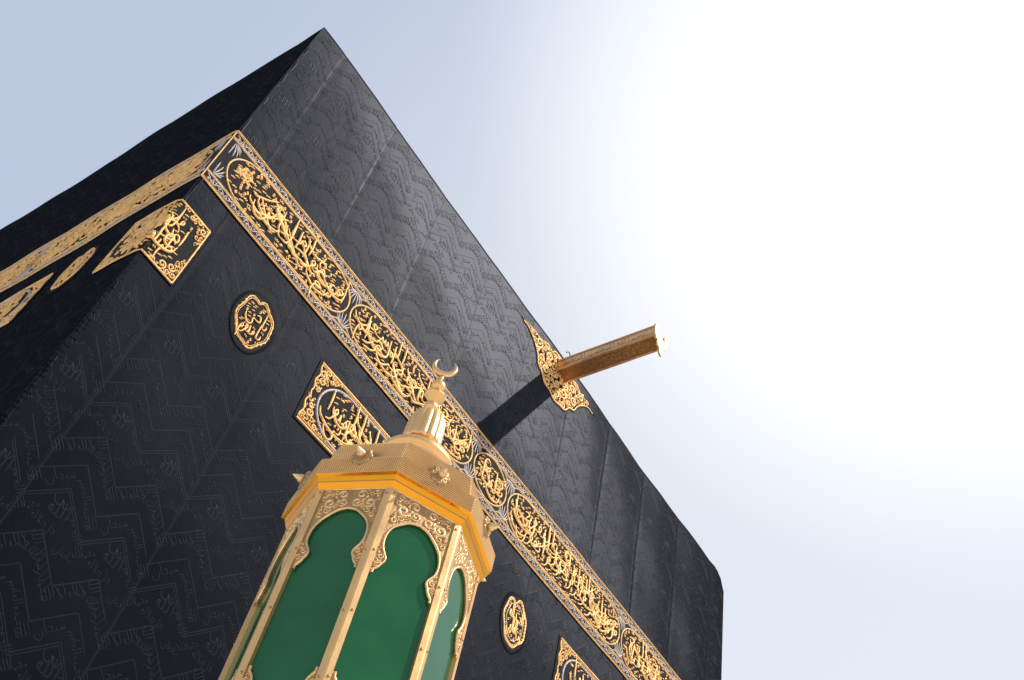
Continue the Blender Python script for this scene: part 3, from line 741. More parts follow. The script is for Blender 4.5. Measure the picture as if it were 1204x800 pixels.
HOLES = {False: [(-1, 20, ZB-0.02, ZB+WB+0.02), (-1, 0.42, 7.9, 8.8), (1.0, 1.48, 8.02, 8.74), (2.02, 5.06, 7.93, 8.83), (5.62, 6.12, 8.0, 8.7), (6.72, 9.8, 7.93, 8.83)],
         True: [(-20, 1, ZB-0.02, ZB+WB+0.02), (-0.66, 1, 7.9, 8.8), (-1.5, -1.05, 8.02, 8.74), (-5.0, -1.8, 7.93, 8.83)]}
damask(FR, W, False)
damask(FL, D, True)
spart('black_cloth', cloth, [M_CLOTH, M_RELIEF, M_SEAM])

# stone footing under the cloth
foot = Acc()
for (x0, x1, y0, y1, z0, z1) in ((-0.35, W+0.35, -0.35, D+0.35, 0, 0.2), (-0.12, W+0.12, -0.12, D+0.12, 0.2, 0.36)):
    V = [(x, y, z) for z in (z0, z1) for x, y in ((x0, y0), (x1, y0), (x1, y1), (x0, y1))]
    foot.add(V, [[0, 1, 5, 4], [1, 2, 6, 5], [2, 3, 7, 6], [3, 0, 4, 7], [4, 5, 6, 7]])
spart('stone_footing', foot, [M_GREY], smooth=False)

# --- belt
ZC = ZB+WB/2
def belt_side(acc, u0, u1, arcs, seed):
    """backing, cords and silver scroll borders of one side; arcs = cartouche spans"""
    grid_fill(acc, u0, u1, ZB, ZB+WB, 0.010, int((u1-u0)/0.06), 8, 0)
    us = np.arange(u0, u1+0.001, 0.09); us[-1] = u1
    def line(z, hw, mi, hh=0.008):
        acc.add(*ribbon(np.stack([us, np.full(len(us), z)], 1), hw, hh, 5, 0, h0=0.010), mi)
    for z in (ZB+0.010, ZB+WB-0.010): line(z, 0.009, 1, 0.010)
    for z in (ZB+0.034, ZB+WB-0.034): line(z, 0.004, 1)
    for z in (ZB+0.135, ZB+WB-0.135): line(z, 0.009, 1, 0.011)
    for z in (ZB+0.155, ZB+WB-0.155): line(z, 0.005, 2)
    # silver running scroll
    r_ = random.Random(seed)
    for zc in (ZB+0.085, ZB+WB-0.085):
        x = u0+0.03; k = 0
        while x < u1-0.1:
            s = 1 if k % 2 else -1
            P = np.array([(0.0, -0.032), (0.03, -0.012), (0.055, 0.018), (0.085, 0.03), (0.098, 0.008), (0.078, -0.004), (0.066, 0.012)])
            P[:, 1] *= s*r_.uniform(0.9, 1.1)
            acc.add(*ribbon(catmull(P+np.array([x, zc]), 2), 0.0078, 0.008, 4, 0.4, h0=0.010), 2)
            acc.add(*ribbon(catmull(np.array([(0.012, 0.028*s), (0.03, 0.012*s), (0.034, 0.034*s)])+np.array([x, zc]), 2), 0.011, 0.008, 4, 0.8, h0=0.010), 2)
            acc.add(*ribbon(catmull(np.array([(0.075, -0.03*s), (0.1, -0.022*s)])+np.array([x, zc]), 2), 0.008, 0.008, 4, 0.6, h0=0.010), 2 if r_.random() < .7 else 1)
            x += 0.096; k += 1
    # silver palmettes in the spandrels between the cartouches
    for c in arcs:
        for s in (1, -1):
            zt = ZC+s*0.315
            if c-0.28 < u0 or c+0.28 > u1: 
                pass
            for a in np.linspace(-1.3, 1.3, 9):
                ln = 0.10+0.10*math.cos(a)
                tip = np.array([c+math.sin(a)*ln*0.85, zt-s*(0.025+ln*math.cos(a))])
                base = np.array([c+math.sin(a)*0.02, zt-s*0.012])
                mid = (tip+base)/2+np.array([0.012*math.sin(a*2), 0])
                if u0+0.02 < tip[0] < u1-0.02:
                    acc.add(*ribbon(catmull([base, mid, tip], 4), 0.0085, 0.009, 5, 0.9, h0=0.010), 2)
            if u0+0.17 < c < u1-0.17: acc.add(*ribbon(catmull([(c-0.16, zt+s*0.008), (c-0.06, zt-s*0.045), (c, zt-s*0.02), (c+0.06, zt-s*0.045), (c+0.16, zt+s*0.008)], 4), 0.007, 0.009, 4, 0.2, h0=0.010), 1)

belt = Acc()
CUTS_R = [2.10, 4.50, 5.25, 8.02, 10.8]
CUTS_L = [-2.9, -5.6, -8.4]
tmp = Acc(); belt_side(tmp, 0.0, W, [0.06]+CUTS_R[:4], 3); belt.merge(tmp, FR)
tmp = Acc(); belt_side(tmp, -D, 0.0, [-0.06]+CUTS_L, 4); belt.merge(tmp, FL)
pipe3(belt, [(-0.004, -0.004, ZB+0.003), (-0.006, -0.006, ZB+WB/2), (-0.004, -0.004, ZB+WB-0.003)], 0.008, 8, 1)
belt_o = spart('belt', belt, [M_BACK, M_GOLD2, M_SILVER])

def stadium(u0, u1, zc, hh, power=0.62, n=22):
    """long oval with rounded ends"""
    r0 = hh*1.15; P = []
    for i in range(n):
        a = -math.pi/2+math.pi*i/(n-1)
        P.append((u1-r0+r0*math.cos(a), zc+hh*math.sin(a)))
    for i in range(n):
        a = math.pi/2+math.pi*i/(n-1)
        P.append((u0+r0+r0*math.cos(a), zc+hh*math.sin(a)))
    return np.array(P)

def resample_closed(P, step):
    P = np.asarray(P, float); Q = np.vstack([P, P[0]])
    d = np.r_[0, np.cumsum(np.linalg.norm(np.diff(Q, axis=0), axis=1))]
    n = max(8, int(d[-1]/step)); t = np.linspace(0, d[-1], n, endpoint=False)
    return np.stack([np.interp(t, d, Q[:, 0]), np.interp(t, d, Q[:, 1])], 1)

HB = 0.0105
def cartouche(f, u0, u1, text, seed, rows=3, label=None, roundel=None):
    a = Acc()
    O = resample_closed(stadium(u0+0.03, u1-0.03, ZC, 0.318), 0.05)
    a.add(*ribbon(O, 0.011, 0.012, 5, 0, True, h0=HB), 1)
    I = stadium(u0+0.055, u1-0.055, ZC, 0.292); ins = inside_poly(I)
    words = text.split()
    L = u1-u0; s = 0.069; hw = 0.0136
    if rows == 3:
        vs = [(ZC-0.165, u0+0.20, u1-0.16), (ZC-0.055, u0+0.09, u1-0.09), (ZC+0.035, u0+0.16, u1-0.15)]
    else:
        vs = [(ZC-0.12, u0+0.11, u1-0.10), (ZC+0.045, u0+0.12, u1-0.12)]
    if roundel: vs = [(v_, max(p_, u0+0.18) if v_ < ZC-0.1 else max(p_, roundel[0]+roundel[2]+0.03), q_) for v_, p_, q_ in vs]
    # words run along the belt, climbing in turn to the upper tiers, as many as the field holds
    R_ = [[] for _ in vs]; fill_ = [0.0]*len(vs)
    for x in words+words:
        k = min(range(len(vs)), key=lambda i: fill_[i]/(vs[i][2]-vs[i][1]))
        w_ = (word_strokes(x)[1]+0.5)*s*0.98
        if fill_[k]+w_ > (vs[k][2]-vs[k][1])*1.08 and R_[k]: break
        if rows != 3 and sum(map(len, R_)) >= len(words): break
        R_[k].append(x); fill_[k] += w_
    compose(a, R_, ins, u0+0.1, u1-0.1, vs, s, hw, 0.020, 0, HB, seed, fill=int(62*L))
    # long sweeping strokes under and over the words
    sweeps(a, ins, u0+0.15+(0.3 if roundel else 0), u1-0.15, ZC-0.26, ZC+0.26, int(L*6.5), hw*0.95, 0.019, seed*3, HB)
    if roundel:
        cu, cz, r_ = roundel
        c = Acc(); circ = [(cu+r_*math.cos(t), cz+r_*math.sin(t)) for t in np.linspace(0, 6.283, 24, endpoint=False)]
        r3 = random.Random(9)
        for _ in range(26):
            t0 = r3.uniform(0, 6.28); q_ = r_*math.sqrt(r3.random())*0.85
            x, z = cu+q_*math.cos(t0), cz+q_*math.sin(t0); th = r3.uniform(-0.5, 0.9)
            dl = r_*r3.uniform(0.25, 0.5)
            P = catmull([(x-dl*math.cos(th), z-dl*math.sin(th)), (x+0.01*math.sin(th*9), z+0.012), (x+dl*math.cos(th), z+dl*math.sin(th))], 4)
            m_ = np.hypot(P[:, 0]-cu, P[:, 1]-cz)
            P = np.array([cu, cz])+(P-np.array([cu, cz]))*np.minimum(1, r_*0.93/np.maximum(m_, 1e-6))[:, None]
            a.add(*ribbon(P, 0.0065, 0.013, 4, 0.5, h0=HB+r3.uniform(0, .006)), 0)
    me = a.mesh('inscription', [M_GOLD, M_GOLD2, M_SILVER], f, offset=SOFF)
    return link('inscription', me, belt_o, label)

cartouche(FR, 0.10, 2.10, 'ثم أفيضوا من حيث أفاض الناس واستغفروا الله إن الله غفور رحيم', 21, roundel=(0.33, ZC+0.05, 0.125))
cartouche(FR, 2.10, 4.50, 'فإذا أفضتم من عرفات فاذكروا الله عند المشعر الحرام واذكروه كما هداكم وإن كنتم من قبله لمن الضالين', 22)
cartouche(FR, 4.50, 5.25, 'يا حي يا قيوم', 23, rows=2, label='short round gold cartouche in the belt')
cartouche(FR, 5.25, 8.02, 'وما تفعلوا من خير يعلمه الله وتزودوا فإن خير الزاد التقوى واتقون يا أولي الألباب ليس عليكم جناح', 24)
cartouche(FR, 8.02, 10.8, 'بسم الله الرحمن الرحيم الحج أشهر معلومات فمن فرض فيهن الحج فلا رفث ولا فسوق ولا جدال', 25)
cartouche(FL, -2.9, -0.10, 'وإذ جعلنا البيت مثابة للناس وأمنا واتخذوا من مقام إبراهيم مصلى وعهدنا إلى إبراهيم وإسماعيل', 31)
cartouche(FL, -5.6, -2.9, 'أن طهرا بيتي للطائفين والعاكفين والركع السجود وإذ قال إبراهيم رب اجعل هذا بلدا آمنا', 32)
cartouche(FL, -8.4, -5.6, 'بسم الله الرحمن الرحيم وإذ يرفع إبراهيم القواعد من البيت وإسماعيل ربنا تقبل منا', 33)

# --- small embroidered medallions
def medallion(f, cu, cz, text, seed, sc_=1.0, label=None, grey=False):
    a = Acc()
    rx_, rz_ = 0.215*sc_, 0.315*sc_
    def outline(k, wob=0.0, nn=72):
        P = []
        for i in range(nn):
            t = 2*math.pi*i/nn
            dt = ((t-(math.pi/2+0.25)+math.pi) % (2*math.pi))-math.pi
            r_ = 1.0+wob*(0.035*math.sin(7*t+seed)+0.03*math.sin(4*t+seed*2)-0.17*math.exp(-(dt/0.2)**2)+0.05*math.exp(-((dt-0.5)/0.25)**2))
            P.append((cu+k*rx_*r_*math.cos(t)*(1.0+0.06*math.sin(t)), cz+k*rz_*r_*math.sin(t)))
        return np.array(P)
    slab(outline(1.20, 0.15), -0.004, 0.009, a, 1)
    O = outline(0.97, 1.0)
    a.add(*ribbon(O, 0.008 if not grey else 0.011, 0.013, 5, 0, True, h0=0.010), 0)
    if grey: a.add(*ribbon(outline(0.74, 0.7), 0.008, 0.009, 5, 0, True, h0=0.010), 2)
    else: a.add(*ribbon(outline(0.885, 0.9), 0.0045, 0.010, 5, 0, True, h0=0.010), 0)
    B = outline(0.86 if grey else 0.92, 0.8, 40 if grey else 26)
    r_ = random.Random(seed)
    for i, p in enumerate(B):
        c = np.array([cu, cz]); d = (p-c)/np.linalg.norm(p-c); tt = np.array([-d[1], d[0]])
        P = [p-tt*0.014, p+d*0.02, p+tt*0.012+d*0.005]
        a.add(*ribbon(catmull(P, 3), 0.008, 0.012, 4, 0.6, h0=0.010), 0)
    # stitched rim of the backing
    Z = outline(1.18, 0.15, 90)
    for p in Z:
        d = p-np.array([cu, cz]); d /= np.linalg.norm(d)
        a.add(*ribbon(np.array([p-d*0.018, p, p+d*0.018]), 0.004, 0.005, 3, 0.2, h0=0.010), 1)
    ins = inside_poly(outline(0.80, 0.6)); wds = text.split()
    rows = [wds[:len(wds)//2], wds[len(wds)//2:]]
    compose(a, rows, ins, cu-0.15*sc_, cu+0.15*sc_, [(cz+0.03*sc_, cu-0.14*sc_, cu+0.15*sc_), (cz-0.145*sc_, cu-0.14*sc_, cu+0.14*sc_)], 0.048*sc_, 0.0105, 0.015, 0, 0.010, seed, fill=22)
    return spart('embroidered_medallion', a, [M_GOLD, M_BACK, M_SILVER], f, label=label)
medallion(FR, 1.24, 8.40, 'يا حي يا قيوم', 41, label='gold oval medallion left of the long panel')
medallion(FR, 5.87, 8.34, 'الحمد لله رب العالمين', 42, label='gold oval medallion with a grey inner outline', grey=True)
medallion(FL, -1.30, 8.48, 'يا رحمن يا رحيم', 43, label='gold oval medallion on the shaded side')

# --- square panel folded round the corner
def corner_square():
    z0, z1 = 7.94, 8.78
    a = Acc()
    def both(accU):   # split at the corner: u<0 on the shaded side
        V = accU.arrays().copy()
        r = FR(V); l = FL(V)
        m_ = V[:, 0] < 0
        r[m_] = l[m_]
        return r
    UL, UR = -0.60, 0.39
    t = Acc()
    for (p, q_) in ((UL-0.02, 0.0), (0.0, UR+0.02)): grid_fill(t, p, q_, z0-0.02, z1+0.02, 0.010, 8, 10, 1)
    a.merge(t, lambda V: both(t))
    cu = (UL+UR)/2; cz = (z0+z1)/2
    g_ = Acc()
    # circle field
    rad = 0.385
    circ = np.array([(cu+rad*1.12*math.cos(x), cz+rad*math.sin(x)) for x in np.linspace(0, 2*math.pi, 64, endpoint=False)])
    # corner triangles filled with scrolls
    for k, (sx, sz) in enumerate(((1, 1), (1, -1), (-1, 1), (-1, -1))):
        x = UR if sx > 0 else UL; z = z1 if sz > 0 else z0
        arc = [(cu+sx*rad*1.18*math.cos(t_)*1.02, cz+sz*rad*1.05*math.sin(t_)) for t_ in np.linspace(0.06, math.pi/2-0.06, 10)]
        P = [(x, arc[0][1]), (x, z), (arc[-1][0], z)]+arc[::-1]
        scroll_fill(g_, P, 0.018, 0.045, 0.010, 0.014, 0, 60+k, 0.010, 4, 0.002, 700)
    for z in (z0, z1):
        us = np.linspace(UL, UR, 24); us[np.abs(us).argmin()] = 0.0
        g_.add(*ribbon(np.stack([us, np.full(24, z)], 1), 0.010, 0.012, 5, 0, h0=0.010), 0)
    for x in (UL, UR): g_.add(*ribbon(np.array([(x, z0), (x, cz), (x, z1)]), 0.010, 0.012, 5, 0, h0=0.010), 0)
    ins = inside_poly(circ)
    compose(g_, [['قل', 'هو', 'الله'], ['أحد', 'الله', 'الصمد'], ['لم', 'يلد', 'ولم', 'يولد']], ins, cu-0.36, cu+0.36,
            [(cz+0.15, cu-0.26, cu+0.26), (cz-0.04, cu-0.36, cu+0.36), (cz-0.24, cu-0.27, cu+0.27)], 0.056, 0.0128, 0.018, 0, 0.010, 44, fill=46)
    sweeps(g_, inside_poly(np.array([cu, cz])+(circ-np.array([cu, cz]))*0.93), cu-0.3, cu+0.3, cz-0.3, cz+0.3, 9, 0.0122, 0.018, 5, 0.010)
    a.merge(g_, lambda V: both(g_))
    o = spart('square_panel', a, [M_GOLD, M_BACK, M_SILVER], None, label='square gold embroidered panel folded round the corner')
    s_ = Acc()
    rr3 = random.Random(3)
    c0 = (-0.13, cz+0.02)
    P = np.array([(c0[0]+0.075*math.cos(x), c0[1]+0.075*math.sin(x)) for x in np.linspace(0, 2*math.pi, 24, endpoint=False)])
    s_.add(*ribbon(P, 0.010, 0.012, 5, 0, True, h0=0.016), 0)
    scroll_fill(s_, P, 0.014, 0.03, 0.008, 0.012, 0, 71, 0.016, 4, 0.008, 300)
    me = s_.mesh('silver_roundel', [M_SILVER], lambda V: both(s_), offset=SOFF)
    link('silver_roundel', me, o)
corner_square()

# --- long panels
def long_panel(f, u0, u1, text, seed, label):
    z0, z1 = 7.97, 8.78; a = Acc(); cz = (z0+z1)/2
    grid_fill(a, u0-0.03, u1+0.03, z0-0.03, z1+0.03, 0.010, int((u1-u0)/0.12), 8, 1)
    for z, hw, mi in ((z0, 0.011, 0), (z1, 0.011, 0), (z0+0.03, 0.005, 0), (z1-0.03, 0.005, 0)):
        us = np.linspace(u0, u1, int((u1-u0)/0.1))
        a.add(*ribbon(np.stack([us, np.full(len(us), z)], 1), hw, 0.012, 5, 0, h0=0.010), mi)
    # inner round-ended frame in silver
    O = []
    r_ = 0.36
    for i in range(20):
        t = -math.pi/2+math.pi*i/19; O.append((u1-0.14-r_+r_*math.cos(t), cz+(z1-cz-0.06)*math.sin(t)))
    for i in range(20):
        t = math.pi/2+math.pi*i/19; O.append((u0+0.14+r_+r_*math.cos(t), cz+(z1-cz-0.06)*math.sin(t)))
    O = resample_closed(np.array(O), 0.05)
    a.add(*ribbon(O, 0.014, 0.013, 5, 0, True, h0=0.010), 2)
    ctr = np.array([(u0+u1)/2, cz])
    for k, (x, sg) in enumerate(((u0, 1), (u1, -1))):
        for sz in (1, -1):
            z = z1-0.015 if sz > 0 else z0+0.015
            arc = [(x+sg*(0.11+r_-r_*math.cos(t)), cz+sz*(z1-cz-0.035)*math.sin(t)) for t in np.linspace(0.1, math.pi/2-0.25, 9)]
            P = [(x+sg*0.01, arc[0][1]), (x+sg*0.012, z), (arc[-1][0], z)]+arc[::-1]
            scroll_fill(a, P, 0.018, 0.05, 0.011, 0.015, 0, seed*7+k*2+sz, 0.010, 4, 0.0, 600)
            wave = [(x+sg*(0.02+0.012*math.sin(i*1.3)), cz+sz*0.38*i/9) for i in range(10)]
            a.add(*ribbon(catmull(wave, 3), 0.010, 0.013, 5, 0.2, h0=0.010), 0)
    ins = inside_poly(O)
    w_ = text.split(); rows = [w_[i:i+15:3] for i in range(3)]
    compose(a, rows, ins, u0+0.25, u1-0.25, [(cz+0.08, u0+0.30, u1-0.27), (cz-0.05, u0+0.22, u1-0.22), (cz-0.20, u0+0.28, u1-0.30)], 0.068, 0.0138, 0.020, 0, 0.010, seed, fill=int(34*(u1-u0)))
    sweeps(a, ins, u0+0.25, u1-0.25, cz-0.31, cz+0.31, int((u1-u0)*9), 0.0132, 0.020, seed, 0.010)
    spart('long_panel', a, [M_GOLD, M_BACK, M_SILVER], f, label=label)
long_panel(FR, 2.11, 5.00, 'وإذا سألك عبادي عني فإني قريب أجيب دعوة الداع إذا دعان فليستجيبوا لي وليؤمنوا بي لعلهم يرشدون', 51, 'long gold panel behind the lantern roof')
long_panel(FR, 6.77, 9.66, 'نبئ عبادي أني أنا الغفور الرحيم وأن عذابي هو العذاب الأليم قل يا عبادي الذين أسرفوا', 52, 'long gold panel right of the grey outlined medallion')
long_panel(FL, -4.70, -1.85, 'ذلك ومن يعظم شعائر الله فإنها من تقوى القلوب وإني لغفار لمن تاب وآمن', 53, 'long gold panel on the shaded side')

# --- water spout near the roof
SX, SZ, SW, SH, SL = 5.57, 12.55, 0.265, 0.185, 1.62
sp = Acc()
def boxq(acc, x0, x1, y0, y1, z0, z1, mi=0, bev=0.0):
    V = [(x, y, z) for z in (z0, z1) for x, y in ((x0, y0), (x1, y0), (x1, y1), (x0, y1))]
    acc.add(V, [[0, 3, 2, 1], [0, 1, 5, 4], [1, 2, 6, 5], [2, 3, 7, 6], [3, 0, 4, 7], [4, 5, 6, 7]], mi)
y0, y1 = -SL, 0.25
boxq(sp, SX, SX+0.022, y0, y1, SZ, SZ+SH, 0)
boxq(sp, SX+SW-0.022, SX+SW, y0, y1, SZ, SZ+SH, 0)
boxq(sp, SX+0.022, SX+SW-0.022, y0, y1, SZ+0.001, SZ+0.024, 1)
for x in (SX-0.006, SX+SW-0.022+0.006-0.002):
    boxq(sp, x, x+0.030, y0-0.002, y1, SZ+SH, SZ+SH+0.018, 0)
    boxq(sp, x, x+0.030, y0-0.002, y1, SZ-0.012, SZ-0.0005, 0)
SLOPE = 0.038     # the channel falls gently outwards
def fall(V):
    V = V.copy(); V[:, 2] += SLOPE*np.minimum(V[:, 1], 0); return V
spout = spart('water_spout', sp, [M_SPOUT, M_SPOUT_D], fall, smooth=False)
def FB(V):   # under side of the spout: u along x, v outwards
    return fall(np.stack([SX+V[:, 0], -V[:, 1], SZ-V[:, 2]], 1))
def FS(V):   # left side of the spout
    return fall(np.stack([SX-V[:, 2], -V[:, 0], SZ+V[:, 1]], 1))
e = Acc()
scroll_fill(e, [(0.03, 0.35), (SW-0.03, 0.35), (SW-0.03, SL-0.08), (0.03, SL-0.08)], 0.02, 0.055, 0.006, 0.006, 0, 81, 0.0, 4, 0.004, 900)
for v in (0.33, SL-0.05): e.add(*ribbon(np.array([(0.02, v), (SW/2, v), (SW-0.02, v)]), 0.006, 0.006, 4, 0), 0)
eo = Acc(); eo.merge(e, FB)
e2 = Acc()
for v in (0.03, SH-0.03): e2.add(*ribbon(np.stack([np.linspace(0.02, SL-0.02, 12), np.full(12, v)], 1), 0.004, 0.004, 4, 0), 0)
draw_x = SL-0.15
for wd in 'بسم الله الرحمن الرحيم'.split():
    draw_x -= draw_word(e2, wd, draw_x, SH/2-0.035, 0.038, 0.022, 0.0045, 0.005, 0, 0, 4)+0.02
eo.merge(e2, FS)
link('spout_engraving', eo.mesh('spout_engraving', [M_SPOUT_D], offset=SOFF), spout)
lip = Acc()
# flared end plate with a hanging tongue
lp = []
for (a, b) in ((-0.03, SH+0.005), (-0.035, SH*0.5), (-0.02, 0.0), (0.01, -0.05), (0.04, -0.045), (0.06, -0.11), (0.10, -0.12), (0.115, -0.175), (0.17, -0.19), (0.18, -0.13), (0.225, -0.115), (0.24, -0.05), (0.28, -0.05), (0.305, 0.0), (0.32, SH*0.5), (0.315, SH+0.005), (0.255, SH+0.005), (0.24, SH*0.75), (0.26, SH*0.4), (0.24, 0.05), (0.045, 0.05), (0.025, SH*0.4), (0.045, SH*0.75), (0.03, SH+0.005)):
    lp.append((a, b))
t = Acc(); slab(lp, 0.0, 0.03, t, 0, back=True)
lip.merge(t, lambda V: fall(np.stack([SX+V[:, 0]*0.93, -SL-V[:, 2]-0.10*np.clip(-V[:, 1], 0, 1)-0.003, SZ+np.where(V[:, 1] < 0, V[:, 1]*1.75, V[:, 1])], 1)))
link('spout_lip', lip.mesh('spout_lip', [M_BRASS], smooth=False, offset=SOFF), spout)
# embroidered surround on the cloth
su = Acc()
cx = SX+SW/2-0.05
OUT = [(4.70, 12.68), (4.86, 12.66), (5.02, 12.55), (5.13, 12.42), (5.20, 12.25), (5.30, 12.20), (5.40, 12.08), (5.55, 12.06), (5.68, 12.0), (5.85, 12.05), (5.96, 12.08), (6.05, 12.22), (6.16, 12.28), (6.22, 12.42), (6.32, 12.55), (6.46, 12.66), (6.60, 12.66),
       (6.42, 12.74), (6.25, 12.72), (6.10, 12.80), (5.95, 12.76), (5.88, 12.85), (5.5, 12.85), (5.42, 12.77), (5.28, 12.80), (5.12, 12.73), (4.95, 12.74)]
ctr = np.array([5.65, 12.45])
BK = ctr+(np.array(OUT)-ctr)*1.06
slab(BK, -0.004, 0.008, su, 1)
lowL = catmull(OUT[:17], 3)
su.add(*ribbon(lowL, 0.013, 0.014, 5, 0.6, h0=0.009), 0)
upL = catmull(OUT[17:]+[OUT[0]], 3)
su.add(*ribbon(upL, 0.012, 0.013, 5, 0.6, h0=0.009), 0)
scroll_fill(su, OUT, 0.024, 0.085, 0.019, 0.018, 0, 91, 0.009, 5, -0.008, 2600)
spart('spout_surround', su, [M_GOLD, M_BACK], FR, label='crown shaped gold embroidery round the root of the spout')
# small steel eye on the parapet beside the spout
eye = Acc()
pipe3(eye, [(5.78+0.05*math.cos(a), -0.03, 13.12+0.07*math.sin(a)) for a in np.linspace(0, math.pi, 9)], 0.013, 6)
spart('roof_eye', eye, [M_SILVER])

# ------------------------------------------------------------------ the lantern shaped shelter
LC = Vector((0.0634, -4.2977, 0))
TH = 2.3177
lan = empty('lantern_shelter', LC)
lan.rotation_euler = (0, 0, TH)
tag(lan, 'eight sided gilded lantern with green glass panels and a crescent on top', 'lantern')
c8 = math.cos(math.pi/8)
def ring8(r):   # corners at multiples of 45 degrees
    return [(r*math.cos(k*math.pi/4), r*math.sin(k*math.pi/4)) for k in range(8)]
def loft8(acc, prof, mi=0, close_top=False):
    for (r0, z0, m0), (r1, z1, m1) in zip(prof[:-1], prof[1:]):
        A = ring8(r0); B = ring8(r1)
        for k in range(8):
            j = (k+1) % 8
            acc.add([(*A[k], z0), (*A[j], z0), (*B[j], z1), (*B[k], z1)], [[0, 1, 2, 3]], m0)
def lathe(acc, prof, n=32, mi=0, cx=0.0, cy=0.0, lob=0, lobd=0.0):
    prof = np.asarray(prof, float); k = len(prof)
    V = []
    for i in range(n):
        a = 2*math.pi*i/n
        f_ = 1.0-(lobd*(1-abs(math.sin(lob*a/2))**0.7) if lob else 0)
        for r_, z in prof: V.append((cx+r_*f_*math.cos(a), cy+r_*f_*math.sin(a), z))
    i, j = np.meshgrid(np.arange(n), np.arange(k-1), indexing='ij'); i2 = (i+1) % n
    F = np.stack([i*k+j, i2*k+j, i2*k+j+1, i*k+j+1], -1).reshape(-1, 4)
    acc.add(V, F, mi)

# stone pedestal
b = Acc()
loft8(b, [(0.0, 0.0, 0), (0.46, 0.0, 0), (0.46, 0.12, 0), (0.42, 0.16, 0), (0.40, 0.20, 0), (0.40, 1.95, 0), (0.42, 2.0, 0), (0.43, 2.06, 0), (0.39, 2.10, 0), (0.0, 2.10, 0)])
link('pedestal', b.mesh('pedestal', [M_MARBLE], smooth=False), lan)
b = Acc()
loft8(b, [(0.0, 2.101, 0), (0.37, 2.101, 0), (0.37, 2.16, 0), (0.345, 2.18, 0), (0.335, 2.215, 0), (0.0, 2.215, 0)])
link('base_moulding', b.mesh('base_moulding', [M_BRASS], smooth=False), lan)

ZP0, ZP1 = 2.215, 3.215
RP = 0.326
# corner post: two faces meeting in a ridge, seen from outside
post = Acc()
hwp = 0.0205
def post_pt(r_, t_, z):  # radial r, tangential t at angle 0
    return (r_, t_, z)
a8 = math.pi/8
# outer faces lie in the two neighbouring wall planes
p0 = (RP+0.005, 0.0)
pL = (p0[0]-math.sin(a8)*hwp, p0[1]+math.cos(a8)*hwp)
pR = (p0[0]-math.sin(a8)*hwp, p0[1]-math.cos(a8)*hwp)
iL = (pL[0]-0.022, pL[1]-0.006); iR = (pR[0]-0.022, pR[1]+0.006)
ridge = [pR, (p0[0]-0.0012, p0[1]-0.003), (p0[0]-0.0012, p0[1]+0.003), pL, iL, iR]
zz = [ZP0, ZP1]
V = [(x, y, z) for z in zz for x, y in ridge]; n_ = len(ridge)
post.add(V, [[i, (i+1) % n_, (i+1) % n_+n_, i+n_] for i in range(n_)], 0)
post_me = post.mesh('corner_post', [M_BRASS], smooth=False)
screw = Acc()
lathe(screw, [(0.0042, -0.002), (0.0042, 0.0012), (0.0030, 0.0026), (0.0, 0.003)], 10)
sv = screw.arrays().copy()
scr_mes = []
ns = {1: np.array([math.cos(a8), math.sin(a8), 0]), -1: np.array([math.cos(a8), -math.sin(a8), 0])}
for z in (3.185, 2.955, 2.735, 2.52, 2.30):
    for s in (1, -1):
        nn_ = ns[s]; tt_ = np.array([-nn_[1], nn_[0], 0]) if s > 0 else np.array([nn_[1], -nn_[0], 0])
        cpos = np.array([p0[0], p0[1], z+(0.004 if s > 0 else -0.004)])+tt_*hwp*0.62+nn_*0.0002
        up = np.array([0, 0, 1.0])
        scr = Acc()
        scr.merge(screw, lambda V, c=cpos, n_=nn_, t_=tt_: c+V[:, :1]*t_+V[:, 1:2]*up+V[:, 2:3]*n_)
        scr_mes.append(scr.mesh('screw', [M_SCREW]))
for k in range(8):
    o = link('corner_post', post_me, lan); o.rotation_euler = (0, 0, k*math.pi/4)
    for me_ in scr_mes: link('screw', me_, o)

